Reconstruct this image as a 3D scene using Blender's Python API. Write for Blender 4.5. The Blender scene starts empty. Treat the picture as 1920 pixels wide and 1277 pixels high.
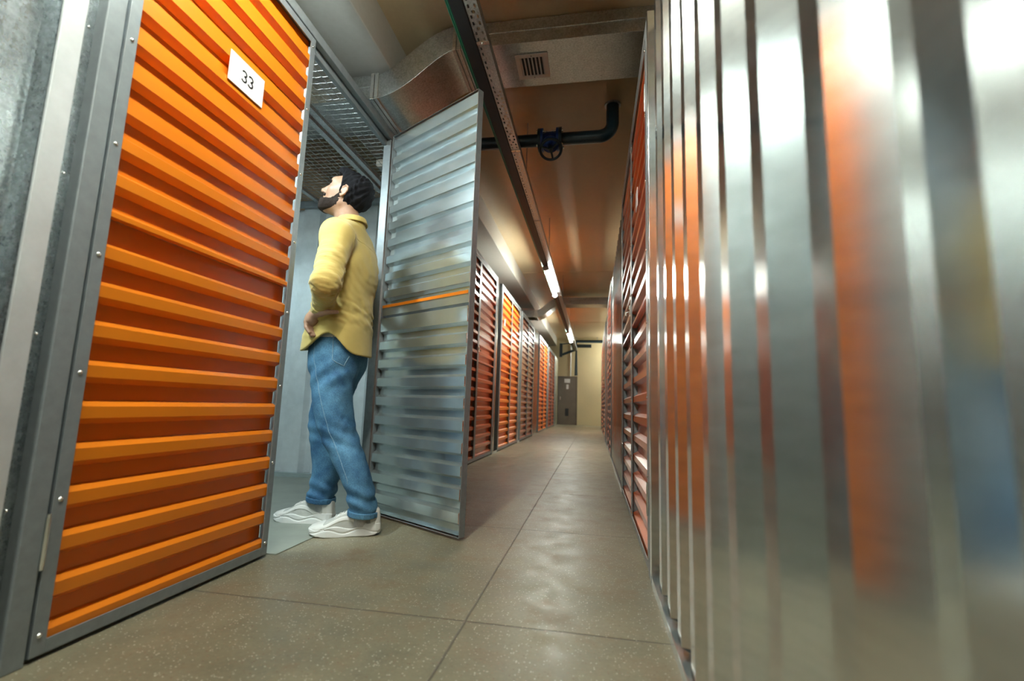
import bpy, math, random
import numpy as np
from mathutils import Vector, Matrix

SC = bpy.context.scene
COL = SC.collection
PI = math.pi
random.seed(7)

# ------------------------------------------------------------------ camera
H_CAM = 0.62
cam_data = bpy.data.cameras.new('camera')
cam = bpy.data.objects.new('camera', cam_data)
COL.objects.link(cam)
yaw, pit, rol = (math.radians(a) for a in (9.98, 7.77, 1.83))
fwd = Vector((-math.sin(yaw)*math.cos(pit), math.cos(yaw)*math.cos(pit), math.sin(pit)))
rgt = Vector((math.cos(yaw), math.sin(yaw), 0))
upv = rgt.cross(fwd)
r2 = rgt*math.cos(rol) + upv*math.sin(rol)
u2 = -rgt*math.sin(rol) + upv*math.cos(rol)
cam.matrix_world = Matrix(((r2.x, u2.x, -fwd.x, 0), (r2.y, u2.y, -fwd.y, 0), (r2.z, u2.z, -fwd.z, H_CAM), (0, 0, 0, 1)))
cam_data.sensor_width = 36
cam_data.lens = 36*886.1/1920
cam_data.clip_start = 0.02
cam_data.clip_end = 100
cam_data.dof.use_dof = True
cam_data.dof.focus_distance = 2.5
cam_data.dof.aperture_fstop = 2.0
SC.camera = cam

# ------------------------------------------------------------------ world, exposure, sampling aids
w = bpy.data.worlds.new('world'); SC.world = w; w.use_nodes = True
w.node_tree.nodes['Background'].inputs[0].default_value = (0.75, 0.85, 1.0, 1)
w.node_tree.nodes['Background'].inputs[1].default_value = 0.0
SC.view_settings.view_transform = 'Standard'
SC.view_settings.look = 'None'
SC.view_settings.gamma = 1
SC.view_settings.exposure = 1.95
SC.view_settings.use_curve_mapping = False
SC.cycles.use_denoising = True
SC.cycles.max_bounces = 10
SC.cycles.diffuse_bounces = 6
SC.cycles.glossy_bounces = 6
SC.cycles.sample_clamp_indirect = 6
SC.cycles.caustics_reflective = False
SC.cycles.caustics_refractive = False
TUBE_EMIT = 52.0          # strength of every fluorescent tube
TUBE_COL = (0.96, 1.0, 0.90)

# ------------------------------------------------------------------ helpers
def tag(o, label=None, cat=None, group=None, kind=None):
    if label: o['label'] = label
    if cat: o['category'] = cat
    if group: o['group'] = group
    if kind: o['kind'] = kind
    return o

def empty(name, loc, label, cat, group=None, rz=0):
    o = bpy.data.objects.new(name, None); COL.objects.link(o)
    o.location = loc; o.rotation_euler = (0, 0, rz); o.empty_display_size = 0.1
    return tag(o, label, cat, group)

class MB:
    """collects verts and faces of one mesh"""
    def __init__(s): s.v = []; s.f = []; s.m = []; s.sm = []
    def add(s, vs, fs, mat=0, smooth=False):
        b = len(s.v); s.v += [tuple(q) for q in vs]
        for f in fs: s.f.append(tuple(i+b for i in f)); s.m.append(mat); s.sm.append(smooth)
        return s
    def box(s, x0, x1, y0, y1, z0, z1, mat=0):
        x0, x1 = min(x0, x1), max(x0, x1); y0, y1 = min(y0, y1), max(y0, y1); z0, z1 = min(z0, z1), max(z0, z1)
        vs = [(x, y, z) for x in (x0, x1) for y in (y0, y1) for z in (z0, z1)]
        return s.add(vs, [(0,1,3,2),(4,6,7,5),(0,4,5,1),(2,3,7,6),(0,2,6,4),(1,5,7,3)], mat)
    def prism(s, poly, a, b, axis='y', mat=0, smooth=False, closed=True, caps=True):
        """poly: 2D points; extruded from a to b along axis (other two axes in order)"""
        def P(p, t):
            if axis == 'y': return (p[0], t, p[1])
            if axis == 'x': return (t, p[0], p[1])
            return (p[0], p[1], t)
        n = len(poly)
        vs = [P(p, a) for p in poly] + [P(p, b) for p in poly]
        fs = [(i, (i+1) % n, n+(i+1) % n, n+i) for i in range(n if closed else n-1)]
        s.add(vs, fs, mat, smooth)
        if closed and caps:
            s.add([P(p, a) for p in poly], [tuple(range(n))[::-1]], mat)
            s.add([P(p, b) for p in poly], [tuple(range(n))], mat)
        return s
    def tube(s, path, r, seg=12, mat=0, caps=True, closed=False):
        pts = [Vector(p) for p in path]; n = len(pts); rr = r if isinstance(r, (list, tuple)) else [r]*n
        prev = None; vs = []
        for i, p in enumerate(pts):
            if closed: t = pts[(i+1) % n]-pts[i-1]
            else: t = pts[min(i+1, n-1)]-pts[max(i-1, 0)]
            t.normalize()
            if prev is None:
                a = Vector((0, 0, 1)) if abs(t.z) < .9 else Vector((1, 0, 0))
                prev = (a - t*a.dot(t)).normalized()
            else: prev = (prev - t*prev.dot(t)).normalized()
            q = t.cross(prev)
            for k in range(seg):
                an = 2*PI*k/seg
                vs.append(p + (prev*math.cos(an)+q*math.sin(an))*rr[i])
        fs = []
        for i in range(n if closed else n-1):
            for k in range(seg):
                j = (i+1) % n
                fs.append((i*seg+k, i*seg+(k+1) % seg, j*seg+(k+1) % seg, j*seg+k))
        s.add(vs, fs, mat, True)
        if caps and not closed:
            s.add(vs[:seg], [tuple(range(seg))[::-1]], mat); s.add(vs[-seg:], [tuple(range(seg))], mat)
        return s
    def dome(s, c, n, r, h, seg=10, mat=0):
        """small rivet head at c facing n"""
        c = Vector(c); n = Vector(n).normalized(); a = n.orthogonal().normalized(); b = n.cross(a)
        vs = []; 
        for k, (rr, hh) in enumerate(((1, 0), (.85, .6), (.45, .95))):
            for i in range(seg):
                t = 2*PI*i/seg
                vs.append(c + (a*math.cos(t)+b*math.sin(t))*r*rr + n*h*hh)
        vs.append(c+n*h)
        fs = [(k*seg+i, k*seg+(i+1) % seg, (k+1)*seg+(i+1) % seg, (k+1)*seg+i) for k in range(2) for i in range(seg)]
        fs += [(2*seg+i, 2*seg+(i+1) % seg, 3*seg) for i in range(seg)]
        return s.add(vs, fs, mat, True)
    def build(s, name, mats, parent=None, bevel=0, kind=None):
        me = bpy.data.meshes.new(name)
        me.from_pydata([tuple(v) for v in s.v], [], s.f)
        if not isinstance(mats, (list, tuple)): mats = [mats]
        for m in mats: me.materials.append(m)
        me.polygons.foreach_set('material_index', s.m)
        me.polygons.foreach_set('use_smooth', s.sm)
        me.update()
        o = bpy.data.objects.new(name, me); COL.objects.link(o)
        if parent: o.parent = parent
        if bevel:
            b = o.modifiers.new('bevel', 'BEVEL'); b.width = bevel; b.segments = 2; b.limit_method = 'ANGLE'; b.angle_limit = 0.9
            b.harden_normals = False
        if kind: o['kind'] = kind
        return o

# ------------------------------------------------------------------ materials
def nt(name):
    m = bpy.data.materials.new(name); m.use_nodes = True
    t = m.node_tree; b = t.nodes['Principled BSDF']
    return m, t, b
def N(t, typ, **k):
    n = t.nodes.new(typ)
    for a, v in k.items():
        if a.startswith('i_'):
            key = a[2:]
            key = int(key) if key.isdigit() else key
            n.inputs[key].default_value = v
        else: setattr(n, a, v)
    return n
def ramp(t, fac, stops):
    r = t.nodes.new('ShaderNodeValToRGB'); e = r.color_ramp.elements
    while len(e) < len(stops): e.new(0.5)
    for i, (p, c) in enumerate(stops):
        e[i].position = p; e[i].color = (*c, 1) if len(c) == 3 else c
    t.links.new(fac, r.inputs[0]); return r.outputs[0]
def noise(t, scale, detail=3, rough=.55, vec=None, dist=0):
    n = N(t, 'ShaderNodeTexNoise'); n.inputs['Scale'].default_value = scale; n.inputs['Detail'].default_value = detail
    n.inputs['Roughness'].default_value = rough; n.inputs['Distortion'].default_value = dist
    if vec: t.links.new(vec, n.inputs['Vector'])
    return n.outputs['Fac']
def objco(t, scale=(1, 1, 1)):
    c = N(t, 'ShaderNodeTexCoord'); m = N(t, 'ShaderNodeMapping'); m.inputs['Scale'].default_value = scale
    t.links.new(c.outputs['Object'], m.inputs['Vector']); return m.outputs[0]
def bump(t, b, h, strength=.3, dist=.002):
    n = N(t, 'ShaderNodeBump'); n.inputs['Strength'].default_value = strength; n.inputs['Distance'].default_value = dist
    t.links.new(h, n.inputs['Height']); t.links.new(n.outputs[0], b.inputs['Normal'])
def mix(t, f, a, c, mode='MIX'):
    n = N(t, 'ShaderNodeMix', data_type='RGBA', blend_type=mode)
    if isinstance(f, (int, float)): n.inputs[0].default_value = f
    else: t.links.new(f, n.inputs[0])
    for i, v in ((6, a), (7, c)):
        if isinstance(v, tuple): n.inputs[i].default_value = (*v[:3], 1)
        else: t.links.new(v, n.inputs[i])
    return n.outputs[2]

def mat_plain(name, col, rough=.5, metal=0., var=.12, vs=6, bmp=0, spec=.5):
    m, t, b = nt(name)
    v = objco(t); f = noise(t, vs, 4, .6, v)
    lo = tuple(c*(1-var) for c in col); hi = tuple(min(1, c*(1+var)) for c in col)
    t.links.new(ramp(t, f, [(.3, lo), (.7, hi)]), b.inputs['Base Color'])
    b.inputs['Roughness'].default_value = rough; b.inputs['Metallic'].default_value = metal
    b.inputs['Specular IOR Level'].default_value = spec
    if bmp: bump(t, b, noise(t, vs*12, 3, .6, v), .4, bmp)
    return m

def mat_galv(name, col=(.62, .68, .70), rough=.26, streak=(30, 30, 2), spangle=True, bmp=.0006, metal=1.0, rv=.30):
    """hot-dip galvanised steel: faint spangle, brushed drawing lines, slight waviness"""
    m, t, b = nt(name)
    v = objco(t); vo = N(t, 'ShaderNodeTexVoronoi'); vo.inputs['Scale'].default_value = 120
    t.links.new(v, vo.inputs['Vector'])
    st = noise(t, 6, 5, .65, objco(t, streak))
    fine = noise(t, 120, 3, .7, v); big = noise(t, 2.5, 3, .5, v)
    lo = tuple(c*.84 for c in col)
    c1 = ramp(t, st, [(.3, lo), (.7, col)])
    mott = ramp(t, noise(t, 85, 7, .8, v), [(.40, (.22, .22, .22)), (.62, (.78, .78, .78))])
    c1 = mix(t, .45 if spangle else .06, c1, mott, 'OVERLAY')
    c2 = mix(t, .06 if spangle else .03, c1, vo.outputs['Color'], 'SOFT_LIGHT')
    hs = N(t, 'ShaderNodeHueSaturation'); hs.inputs['Saturation'].default_value = .55
    t.links.new(c2, hs.inputs['Color']); t.links.new(hs.outputs[0], b.inputs['Base Color'])
    b.inputs['Metallic'].default_value = metal
    r = N(t, 'ShaderNodeMapRange'); r.inputs[1].default_value = .25; r.inputs[2].default_value = .75
    r.inputs[3].default_value = rough*(1-rv*.7); r.inputs[4].default_value = rough*(1+rv)
    mx = N(t, 'ShaderNodeMath', operation='ADD'); ml = N(t, 'ShaderNodeMath', operation='MULTIPLY'); ml.inputs[1].default_value = .5
    t.links.new(st, mx.inputs[0]); t.links.new(fine, mx.inputs[1]); t.links.new(mx.outputs[0], ml.inputs[0]); t.links.new(ml.outputs[0], r.inputs[0])
    t.links.new(r.outputs[0], b.inputs['Roughness'])
    a2 = N(t, 'ShaderNodeMath', operation='MULTIPLY_ADD'); a2.inputs[1].default_value = 6
    t.links.new(big, a2.inputs[0]); t.links.new(st, a2.inputs[2])
    bump(t, b, a2.outputs[0], .5, bmp)
    return m

def mat_paint(name, col, rough=.33, coat=.25):
    """coil-coated corrugated sheet paint"""
    m, t, b = nt(name)
    v = objco(t); f = noise(t, 3, 4, .6, v); g = noise(t, 160, 2, .6, v)
    t.links.new(ramp(t, f, [(.3, tuple(c*.94 for c in col)), (.7, col)]), b.inputs['Base Color'])
    b.inputs['Roughness'].default_value = rough
    b.inputs['Coat Weight'].default_value = coat; b.inputs['Coat Roughness'].default_value = .12
    bump(t, b, g, .12, .0004)
    return m

M = {}
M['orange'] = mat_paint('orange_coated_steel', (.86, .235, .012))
M['orange_dim'] = mat_paint('dim_lit_orange_coated_steel', (.60, .115, .022), .28, .5)  # orange paint with dim warm light mixed into its colour
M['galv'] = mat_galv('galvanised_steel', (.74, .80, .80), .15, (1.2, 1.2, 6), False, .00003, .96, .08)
M['galv_dark'] = mat_galv('dark_spangled_steel', (.42, .51, .54), .27, (9, 9, 2), True, .0004, 1.0, .2)  # darker base tone than the other galvanised sheets
M['flash'] = mat_galv('smooth_flashing_steel', (.80, .86, .87), .33, (1.2, 1.2, 1.2), False, .0001, .45, .1)
M['galv_in'] = mat_galv('galvanised_steel_inner', (.60, .76, .79), .22, (1.5, 1.5, 1.5), False, .00015, .80, .15)
M['galv_wall'] = mat_galv('galvanised_partition_steel', (.78, .88, .90), .32, (1.5, 1.5, 1.5), False, .0001, .35)
M['galv_duct'] = mat_galv('spangled_duct_steel', (.56, .57, .54), .30, (3, 3, 3), True, .0010)
M['galv_rough'] = mat_galv('galvanised_strut_steel', (.50, .52, .52), .36, (8, 8, 8))
M['grey'] = mat_plain('grey_painted_steel', (.26, .29, .30), .38, .25, .10, 30, .0003)
M['chrome'] = mat_plain('zinc_plated_steel', (.72, .72, .68), .25, 1, .08, 40)
M['white'] = mat_plain('white_plastic', (.78, .78, .76), .4, 0, .03, 5)
M['ink'] = mat_plain('black_print', (.012, .012, .014), .5, 0, .05, 5)
M['dark'] = mat_plain('dark_teal_enamel', (.012, .030, .040), .32, .1, .15, 10)
M['blue'] = mat_plain('blue_enamel', (.012, .05, .22), .28, .1, .15, 18)
M['black'] = mat_plain('black_rubber', (.006, .010, .013), .55, 0, .1, 18)
M['foil'] = mat_galv('crinkled_foil_tape', (.86, .82, .74), .22, (12, 12, 12), True, .004)
M['tanmetal'] = mat_galv('tan_flange_steel', (.70, .56, .40), .35, (12, 12, 12), True, .001)
M['doorgrey'] = mat_plain('grey_brown_door_paint', (.15, .125, .095), .45, 0, .12, 4)
M['green'] = mat_plain('green_cable_sheath', (.01, .16, .09), .4, 0, .1, 10)

def mat_emit(name, col, s):
    m, t, b = nt(name)
    b.inputs['Base Color'].default_value = (.9, .9, .9, 1)
    b.inputs['Emission Color'].default_value = (*col, 1); b.inputs['Emission Strength'].default_value = s
    return m
M['tube'] = mat_emit('lit_tube', TUBE_COL, TUBE_EMIT)
M['tube_cool_added'] = mat_emit('added_cool_tube', (.78, .95, 1.0), TUBE_EMIT*1.7)  # cool glow of the lamp added inside the near unit

def mat_floor():
    m, t, b = nt('ground_mosaic_concrete')
    g = N(t, 'ShaderNodeNewGeometry'); sx = N(t, 'ShaderNodeSeparateXYZ'); t.links.new(g.outputs['Position'], sx.inputs[0])
    P = g.outputs['Position']
    vo = N(t, 'ShaderNodeTexVoronoi'); vo.inputs['Scale'].default_value = 150; t.links.new(P, vo.inputs['Vector'])
    vo.inputs['Randomness'].default_value = 1
    vcol = N(t, 'ShaderNodeSeparateColor'); t.links.new(vo.outputs['Color'], vcol.inputs[0])
    big = noise(t, 1.3, 5, .6, P); med = noise(t, 9, 5, .65, P); fine = noise(t, 70, 3, .7, P)
    base = ramp(t, big, [(.3, (.175, .160, .105)), (.7, (.275, .250, .170))])
    base = mix(t, .5, base, ramp(t, med, [(.3, (.34, .34, .34)), (.7, (.66, .64, .61))]), 'OVERLAY')
    base = mix(t, .35, base, ramp(t, fine, [(.3, (.35, .35, .35)), (.7, (.65, .64, .62))]), 'OVERLAY')
    # pale and reddish aggregate chips, near cell centres only
    chip = N(t, 'ShaderNodeMath', operation='LESS_THAN'); chip.inputs[1].default_value = .30
    t.links.new(vo.outputs['Distance'], chip.inputs[0])
    pick = N(t, 'ShaderNodeMath', operation='GREATER_THAN'); pick.inputs[1].default_value = .62; t.links.new(vcol.outputs[0], pick.inputs[0])
    pm = N(t, 'ShaderNodeMath', operation='MULTIPLY'); t.links.new(chip.outputs[0], pm.inputs[0]); t.links.new(pick.outputs[0], pm.inputs[1])
    chipc = ramp(t, vcol.outputs[1], [(0, (.13, .07, .045)), (.35, (.30, .18, .11)), (.55, (.52, .46, .36)), (1, (.68, .63, .53))])
    fm = N(t, 'ShaderNodeMath', operation='MULTIPLY'); fm.inputs[1].default_value = .9; t.links.new(pm.outputs[0], fm.inputs[0])
    base = mix(t, fm.outputs[0], base, chipc)
    patch = ramp(t, noise(t, 4.5, 6, .7, P), [(.52, (0, 0, 0)), (.66, (1, 1, 1))]); pf = N(t, 'ShaderNodeMath', operation='MULTIPLY'); pf.inputs[1].default_value = .45; t.links.new(patch, pf.inputs[0])
    base = mix(t, pf.outputs[0], base, (.19, .115, .07))
    # slab joints: one line along the corridor, cross joints about every metre
    wob = N(t, 'ShaderNodeMath', operation='MULTIPLY_ADD'); wob.inputs[1].default_value = .008; wob.inputs[2].default_value = -.004
    t.links.new(noise(t, 6, 3, .6, P), wob.inputs[0])
    def joint(out, off, pitch, hw):
        a = N(t, 'ShaderNodeMath', operation='ADD'); a.inputs[1].default_value = -off+pitch*40+pitch/2; t.links.new(out, a.inputs[0])
        a2 = N(t, 'ShaderNodeMath', operation='ADD'); t.links.new(a.outputs[0], a2.inputs[0]); t.links.new(wob.outputs[0], a2.inputs[1])
        md = N(t, 'ShaderNodeMath', operation='MODULO'); md.inputs[1].default_value = pitch; t.links.new(a2.outputs[0], md.inputs[0])
        s = N(t, 'ShaderNodeMath', operation='SUBTRACT'); s.inputs[1].default_value = pitch/2; t.links.new(md.outputs[0], s.inputs[0])
        ab = N(t, 'ShaderNodeMath', operation='ABSOLUTE'); t.links.new(s.outputs[0], ab.inputs[0])
        l = N(t, 'ShaderNodeMapRange'); l.inputs[1].default_value = hw*.5; l.inputs[2].default_value = hw*1.6
        l.inputs[3].default_value = 1; l.inputs[4].default_value = 0
        t.links.new(ab.outputs[0], l.inputs[0]); return l.outputs[0]
    j1 = joint(sx.outputs[0], -.36, 2.2, .0030); j2 = joint(sx.outputs[1], 1.415, 1.05, .0030)
    mxj = N(t, 'ShaderNodeMath', operation='MAXIMUM'); t.links.new(j1, mxj.inputs[0]); t.links.new(j2, mxj.inputs[1])
    jm = N(t, 'ShaderNodeMath', operation='MULTIPLY'); jm.inputs[1].default_value = .75; t.links.new(mxj.outputs[0], jm.inputs[0])
    base = mix(t, jm.outputs[0], base, (.075, .06, .045))
    t.links.new(base, b.inputs['Base Color'])
    b.inputs['Roughness'].default_value = .42
    r = N(t, 'ShaderNodeMapRange'); r.inputs[1].default_value = .3; r.inputs[2].default_value = .7; r.inputs[3].default_value = .30; r.inputs[4].default_value = .5
    t.links.new(med, r.inputs[0]); t.links.new(r.outputs[0], b.inputs['Roughness'])
    hh = N(t, 'ShaderNodeMath', operation='MULTIPLY_ADD'); hh.inputs[1].default_value = -4; t.links.new(mxj.outputs[0], hh.inputs[0]); t.links.new(fine, hh.inputs[2])
    bump(t, b, hh.outputs[0], .35, .0015)
    return m
M['floor'] = mat_floor()
M['sill'] = mat_plain('grey_green_screed', (.26, .28, .235), .5, 0, .12, 5, .0005)

def mat_plaster(name, col, joint=None, rough=.5):
    m, t, b = nt(name)
    g = N(t, 'ShaderNodeNewGeometry'); P = g.outputs['Position']
    big = noise(t, .8, 4, .55, P); fine = noise(t, 30, 4, .6, P)
    base = ramp(t, big, [(.3, tuple(c*.88 for c in col)), (.7, col)])
    base = mix(t, .2, base, ramp(t, fine, [(.3, (.4, .4, .4)), (.7, (.6, .6, .6))]), 'OVERLAY')
    t.links.new(base, b.inputs['Base Color']); b.inputs['Roughness'].default_value = rough
    bump(t, b, fine, .2, .002)
    return m
M['ceil'] = mat_plaster('cream_gloss_ceiling_paint', (.62, .49, .30), rough=.30)
M['soffit'] = mat_plaster('grey_cream_beam_paint', (.60, .58, .52), rough=.45)
M['wall'] = mat_plaster('cream_yellow_wall_paint', (.66, .56, .33))
M['wall2'] = mat_plaster('bare_grey_wall', (.30, .29, .26))
# ------------------------------------------------------------------ setting
ZC = 3.05                      # ceiling height
YE = 16.9                      # end wall
MB().box(-3.9, 2.2, -6.2, YE+.2, -.12, 0).build('floor', M['floor'], kind='structure')
cl = MB(); cl.box(-3.9, 2.2, -6.2, YE+.2, ZC, ZC+.12)
cl.build('ceiling', M['ceil'], kind='structure')
MB().box(-3.9, 2.2, YE, YE+.12, 0, ZC).build('wall_end', M['wall'], kind='structure')
MB().box(-3.9, 2.2, -6.2, -6.08, 0, ZC).build('wall_behind', M['wall'], kind='structure')
MB().box(-3.9, -3.78, -6.08, YE, 0, ZC).build('wall_left', M['wall2'], kind='structure')
MB().box(2.08, 2.2, -6.08, YE, 0, ZC).build('wall_right', M['wall2'], kind='structure')
# long downstand beam over the left units
MB().box(-1.95, -1.33, -6.08, YE, 2.78, ZC+.01).build('trim_1', M['soffit'], kind='structure', bevel=.008)
# ceiling slab joints, raised fillets across the corridor
j = MB()
for y in (8.39, 13.56):
    j.box(-1.33, 2.08, y, y+.016, ZC-.005, ZC+.01)
j.build('trim_2', M['ceil'], kind='structure')
# raised screed floor edge under the left unit's doorway
MB().box(-3.2, -1.28, .96, 1.79, -.01, .004).box(-3.2, -1.238, 1.79, 2.59, -.01, .004).box(-3.2, -1.28, 2.59, 3.50, -.01, .004).build('trim_3', M['sill'], kind='structure')

# end-wall door
d = empty('door_1', (-1.235, YE, 0), None, None); d['kind'] = 'structure'
MB().box(0, .625, -.05, 0, 0, 1.66).box(-.03, 0, -.06, 0, 0, 1.69).box(.625, .655, -.06, 0, 0, 1.69).box(-.03, .655, -.06, 0, 1.66, 1.69).build('door_leaf', M['doorgrey'], d, .004)
MB().box(.2, .40, -.056, -.05, 1.46, 1.60).box(.27, .35, -.056, -.05, 1.24, 1.40).build('notice', M['white'], d)
MB().box(.24, .36, -.055, -.05, .30, .56).build('vent_slot', M['black'], d)
MB().box(.055, .075, -.09, -.05, .86, .97).build('door_handle', M['chrome'], d)
# ------------------------------------------------------------------ storage units
def profile(z0, z1, pitch, off, depth, top=.030, fl=.014, phase=0.):
    """corrugation outline along z: (z, n) points; outer flats at off, recesses at off-depth"""
    pts = [(z0, off-depth)]; z = z0+phase
    rec = pitch-top-2*fl
    while z+pitch <= z1+1e-6:
        pts += [(z+rec*.5, off-depth), (z+rec*.5+fl, off), (z+rec*.5+fl+top, off), (z+rec*.5+2*fl+top, off-depth)]
        z += pitch
    pts.append((z1, off-depth))
    return pts

def profile_door(z0, z1, za, pitch, off, depth, top=.030, fl=.015):
    """starts on an outer flat from z0 to za, then recess and ribs"""
    rec = pitch-top-2*fl
    pts = [(z0, off-depth), (z0+.0005, off), (za, off), (za+fl, off-depth)]; z = za+fl
    while z+rec+2*fl+top < z1:
        z += rec
        pts += [(z, off-depth), (z+fl, off), (z+fl+top, off), (z+2*fl+top, off-depth)]; z += 2*fl+top
    pts.append((z1, off-depth))
    return pts

def sheet_h(mb, u0, u1, prof, th=.0016, mo=0, mi=1):
    """horizontal ribs: profile in (z, n) swept along u (local x); n is local y"""
    n = len(prof)
    fr = [(u, p[1], p[0]) for u in (u0, u1) for p in prof]
    bk = [(u, p[1]-th, p[0]) for u in (u0, u1) for p in prof]
    fs = [(i, i+1, n+i+1, n+i) for i in range(n-1)]
    mb.add(fr, fs, mo); mb.add(bk, [f[::-1] for f in fs], mi)
    for a in (0, n):
        e = [fr[a+i] for i in range(n)]+[bk[a+i] for i in range(n)]
        mb.add(e, [(i, n+i, n+i+1, i+1) for i in range(n-1)], mo)

def sheet_v(mb, y0, y1, z0, z1, off, depth, pitch=.175, wide=.105, fl=.014, sgn=1, th=.0012, rec0=0.0, axis='y', soft=None):
    """vertical ribs: swept along z. sheet runs along y (axis 'y', normal x*sgn) or along x (axis 'x', normal y*sgn)"""
    pts = [(y0, off-depth)]; y = y0+rec0; rec = pitch-wide-2*fl
    while y+2*fl+wide < y1:
        k_ = .58 if soft is not None and abs(y-soft) < pitch/2 else 1.0      # one rib shaped flatter so that it mirrors the orange door
        pts += [(y-(.012 if k_ < 1 else 0), off-depth*k_), (y+fl, off), (y+fl+wide, off), (y+2*fl+wide, off-depth)]; y += pitch
    pts.append((y1, off-depth))
    # small stiffening bead in each wide pan
    def P(p, z, d=0):
        n = (p[1]-d)*1.0
        return (n*sgn, p[0], z) if axis == 'y' else (p[0], n*sgn, z)
    n = len(pts)
    for d, flip in ((0, False), (th, True)):
        vs = [P(p, z, d) for z in (z0, z1) for p in pts]
        fs = [(i, i+1, n+i+1, n+i) for i in range(n-1)]
        mb.add(vs, fs, 0)
    e = [P(p, z0) for p in pts]+[P(p, z0, th) for p in pts]
    mb.add(e, [(i, n+i, n+i+1, i+1) for i in range(n-1)], 0)
    e = [P(p, z1) for p in pts]+[P(p, z1, th) for p in pts]
    mb.add(e, [(i, n+i, n+i+1, i+1) for i in range(n-1)], 0)

def glyph3(mb, cx, cz, h, n, sg, mat=1):
    """one printed figure 3, built from arcs in the (u, z) plane standing just proud of n"""
    r = h*.27; w = h*.078
    def arc(c, a0, a1, rx, rz, k=14):
        return [(c[0]+rx*math.cos(a0+(a1-a0)*i/k), c[1]+rz*math.sin(a0+(a1-a0)*i/k)) for i in range(k+1)]
    top = arc((0, h*.245), math.radians(155), math.radians(-90), r*.92, h*.225)
    bot = arc((0, -h*.235), math.radians(90), math.radians(-155), r, h*.245)
    for path in (top, bot):
        vs = []; 
        for i, p in enumerate(path):
            a = Vector(path[max(i-1, 0)]); b = Vector(path[min(i+1, len(path)-1)]); t = (b-a).normalized(); q = Vector((-t.y, t.x))
            for s in (-1, 1):
                pt = Vector(p)+q*w*s
                vs.append((cx+sg*pt.x, n, cz+pt.y))
        fs = [(2*i, 2*i+1, 2*i+3, 2*i+2) for i in range(len(path)-1)]
        mb.add(vs, fs, mat)

def make_leaf(parent, wd, side, paint, ztop=2.235, z0=.012, plate=None, hinges=(.27, 1.95), detail=True, lip=None, latch=None, name='door'):
    """door leaf in its own frame: x runs from the hinge (side=+1) or towards it (side=-1), y is the outer normal"""
    root = bpy.data.objects.new(name, None); COL.objects.link(root); root.parent = parent; root.empty_display_size = .1
    u0, u1 = (0, wd) if side > 0 else (-wd, 0)
    fw = .032
    f = MB()
    for a, b in ((u0, u0+fw), (u1-fw, u1)): f.box(a, b, -.003, .001, z0, ztop)
    f.box(u0+fw, u1-fw, -.003, .001, z0, z0+fw); f.box(u0+fw, u1-fw, -.003, .001, ztop-fw, ztop)
    for a in (u0, u1-.003): f.box(a, a+.003, -.036, -.003, z0, ztop)
    f.box(u0+.003, u1-.003, -.036, -.003, z0, z0+.003); f.box(u0+.003, u1-.003, -.036, -.003, ztop-.003, ztop)
    f.build('door_frame', M['grey'], root, .0012 if detail else 0)
    zs = 1.085
    s = MB()
    sheet_h(s, u0+.010, u1-.010, profile_door(z0+.012, zs+.008, .060, .1045, -.0075, .026), th=.0015)
    s.build('lower_corrugated_sheet', [M[paint], M['galv_in']], root)
    s = MB()
    sheet_h(s, u0+.010, u1-.010, profile_door(zs-.004, ztop-.012, 1.0945, .1045, -.0020, .026), th=.0015)
    s.build('upper_corrugated_sheet', [M[paint], M['galv_in']], root)
    if lip:
        MB().box(u0+.012, u1-.014, -.0345, -.0310, lip, lip+.016).build('folded_sheet_lip', M['orange'], root)
    if detail:
        for i in range(8):
            z = z0+.045+i*(ztop-z0-.09)/7
            for u in (u0+fw*.5, u1-fw*.5):
                r = MB(); r.dome((u, .001, z), (0, 1, 0), .0062, .0036); r.dome((u, -.0055, z), (0, -1, 0), .004, .0035)
                r.build('rivet', M['chrome'], root)
    hu = u0 if side > 0 else u1
    for z in hinges:
        h = MB(); 
        h.tube([(hu-side*.006, .004, z-.055), (hu-side*.006, .004, z+.055)], .0050, 12)
        h.tube([(hu-side*.006, .004, z-.063), (hu-side*.006, .004, z-.055)], .0042, 10)
        h.tube([(hu-side*.006, .004, z+.055), (hu-side*.006, .004, z+.063)], .0042, 10)
        for dz in (-.018, .018): h.tube([(hu-side*.006, .004, z+dz-.001), (hu-side*.006, .004, z+dz+.001)], .0057, 12)
        h.build('hinge', M['chrome'], root)
    if plate:
        pu, pz, pw, ph, txt = plate
        p = MB(); p.box(pu-pw/2, pu+pw/2, .001, .004, pz-ph/2, pz+ph/2, 0)
        if txt:
            gh = .042
            for k in (-1, 1): glyph3(p, pu-k*(-side if False else 1)*.016, pz, gh, .0046, -1)
        p.build('number_plate', [M['white'], M['ink']], root)
    if latch:
        lu, lz = latch
        l = MB(); l.box(lu-.022, lu+.022, .001, .006, lz-.03, lz+.03); l.dome((lu, .006, lz+.008), (0, 1, 0), .011, .010, 12)
        l.tube([(lu, .010, lz-.008), (lu, .026, lz-.012), (lu, .026, lz-.03)], .004, 8)
        l.build('lock', M['chrome'], root)
    return root

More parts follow.
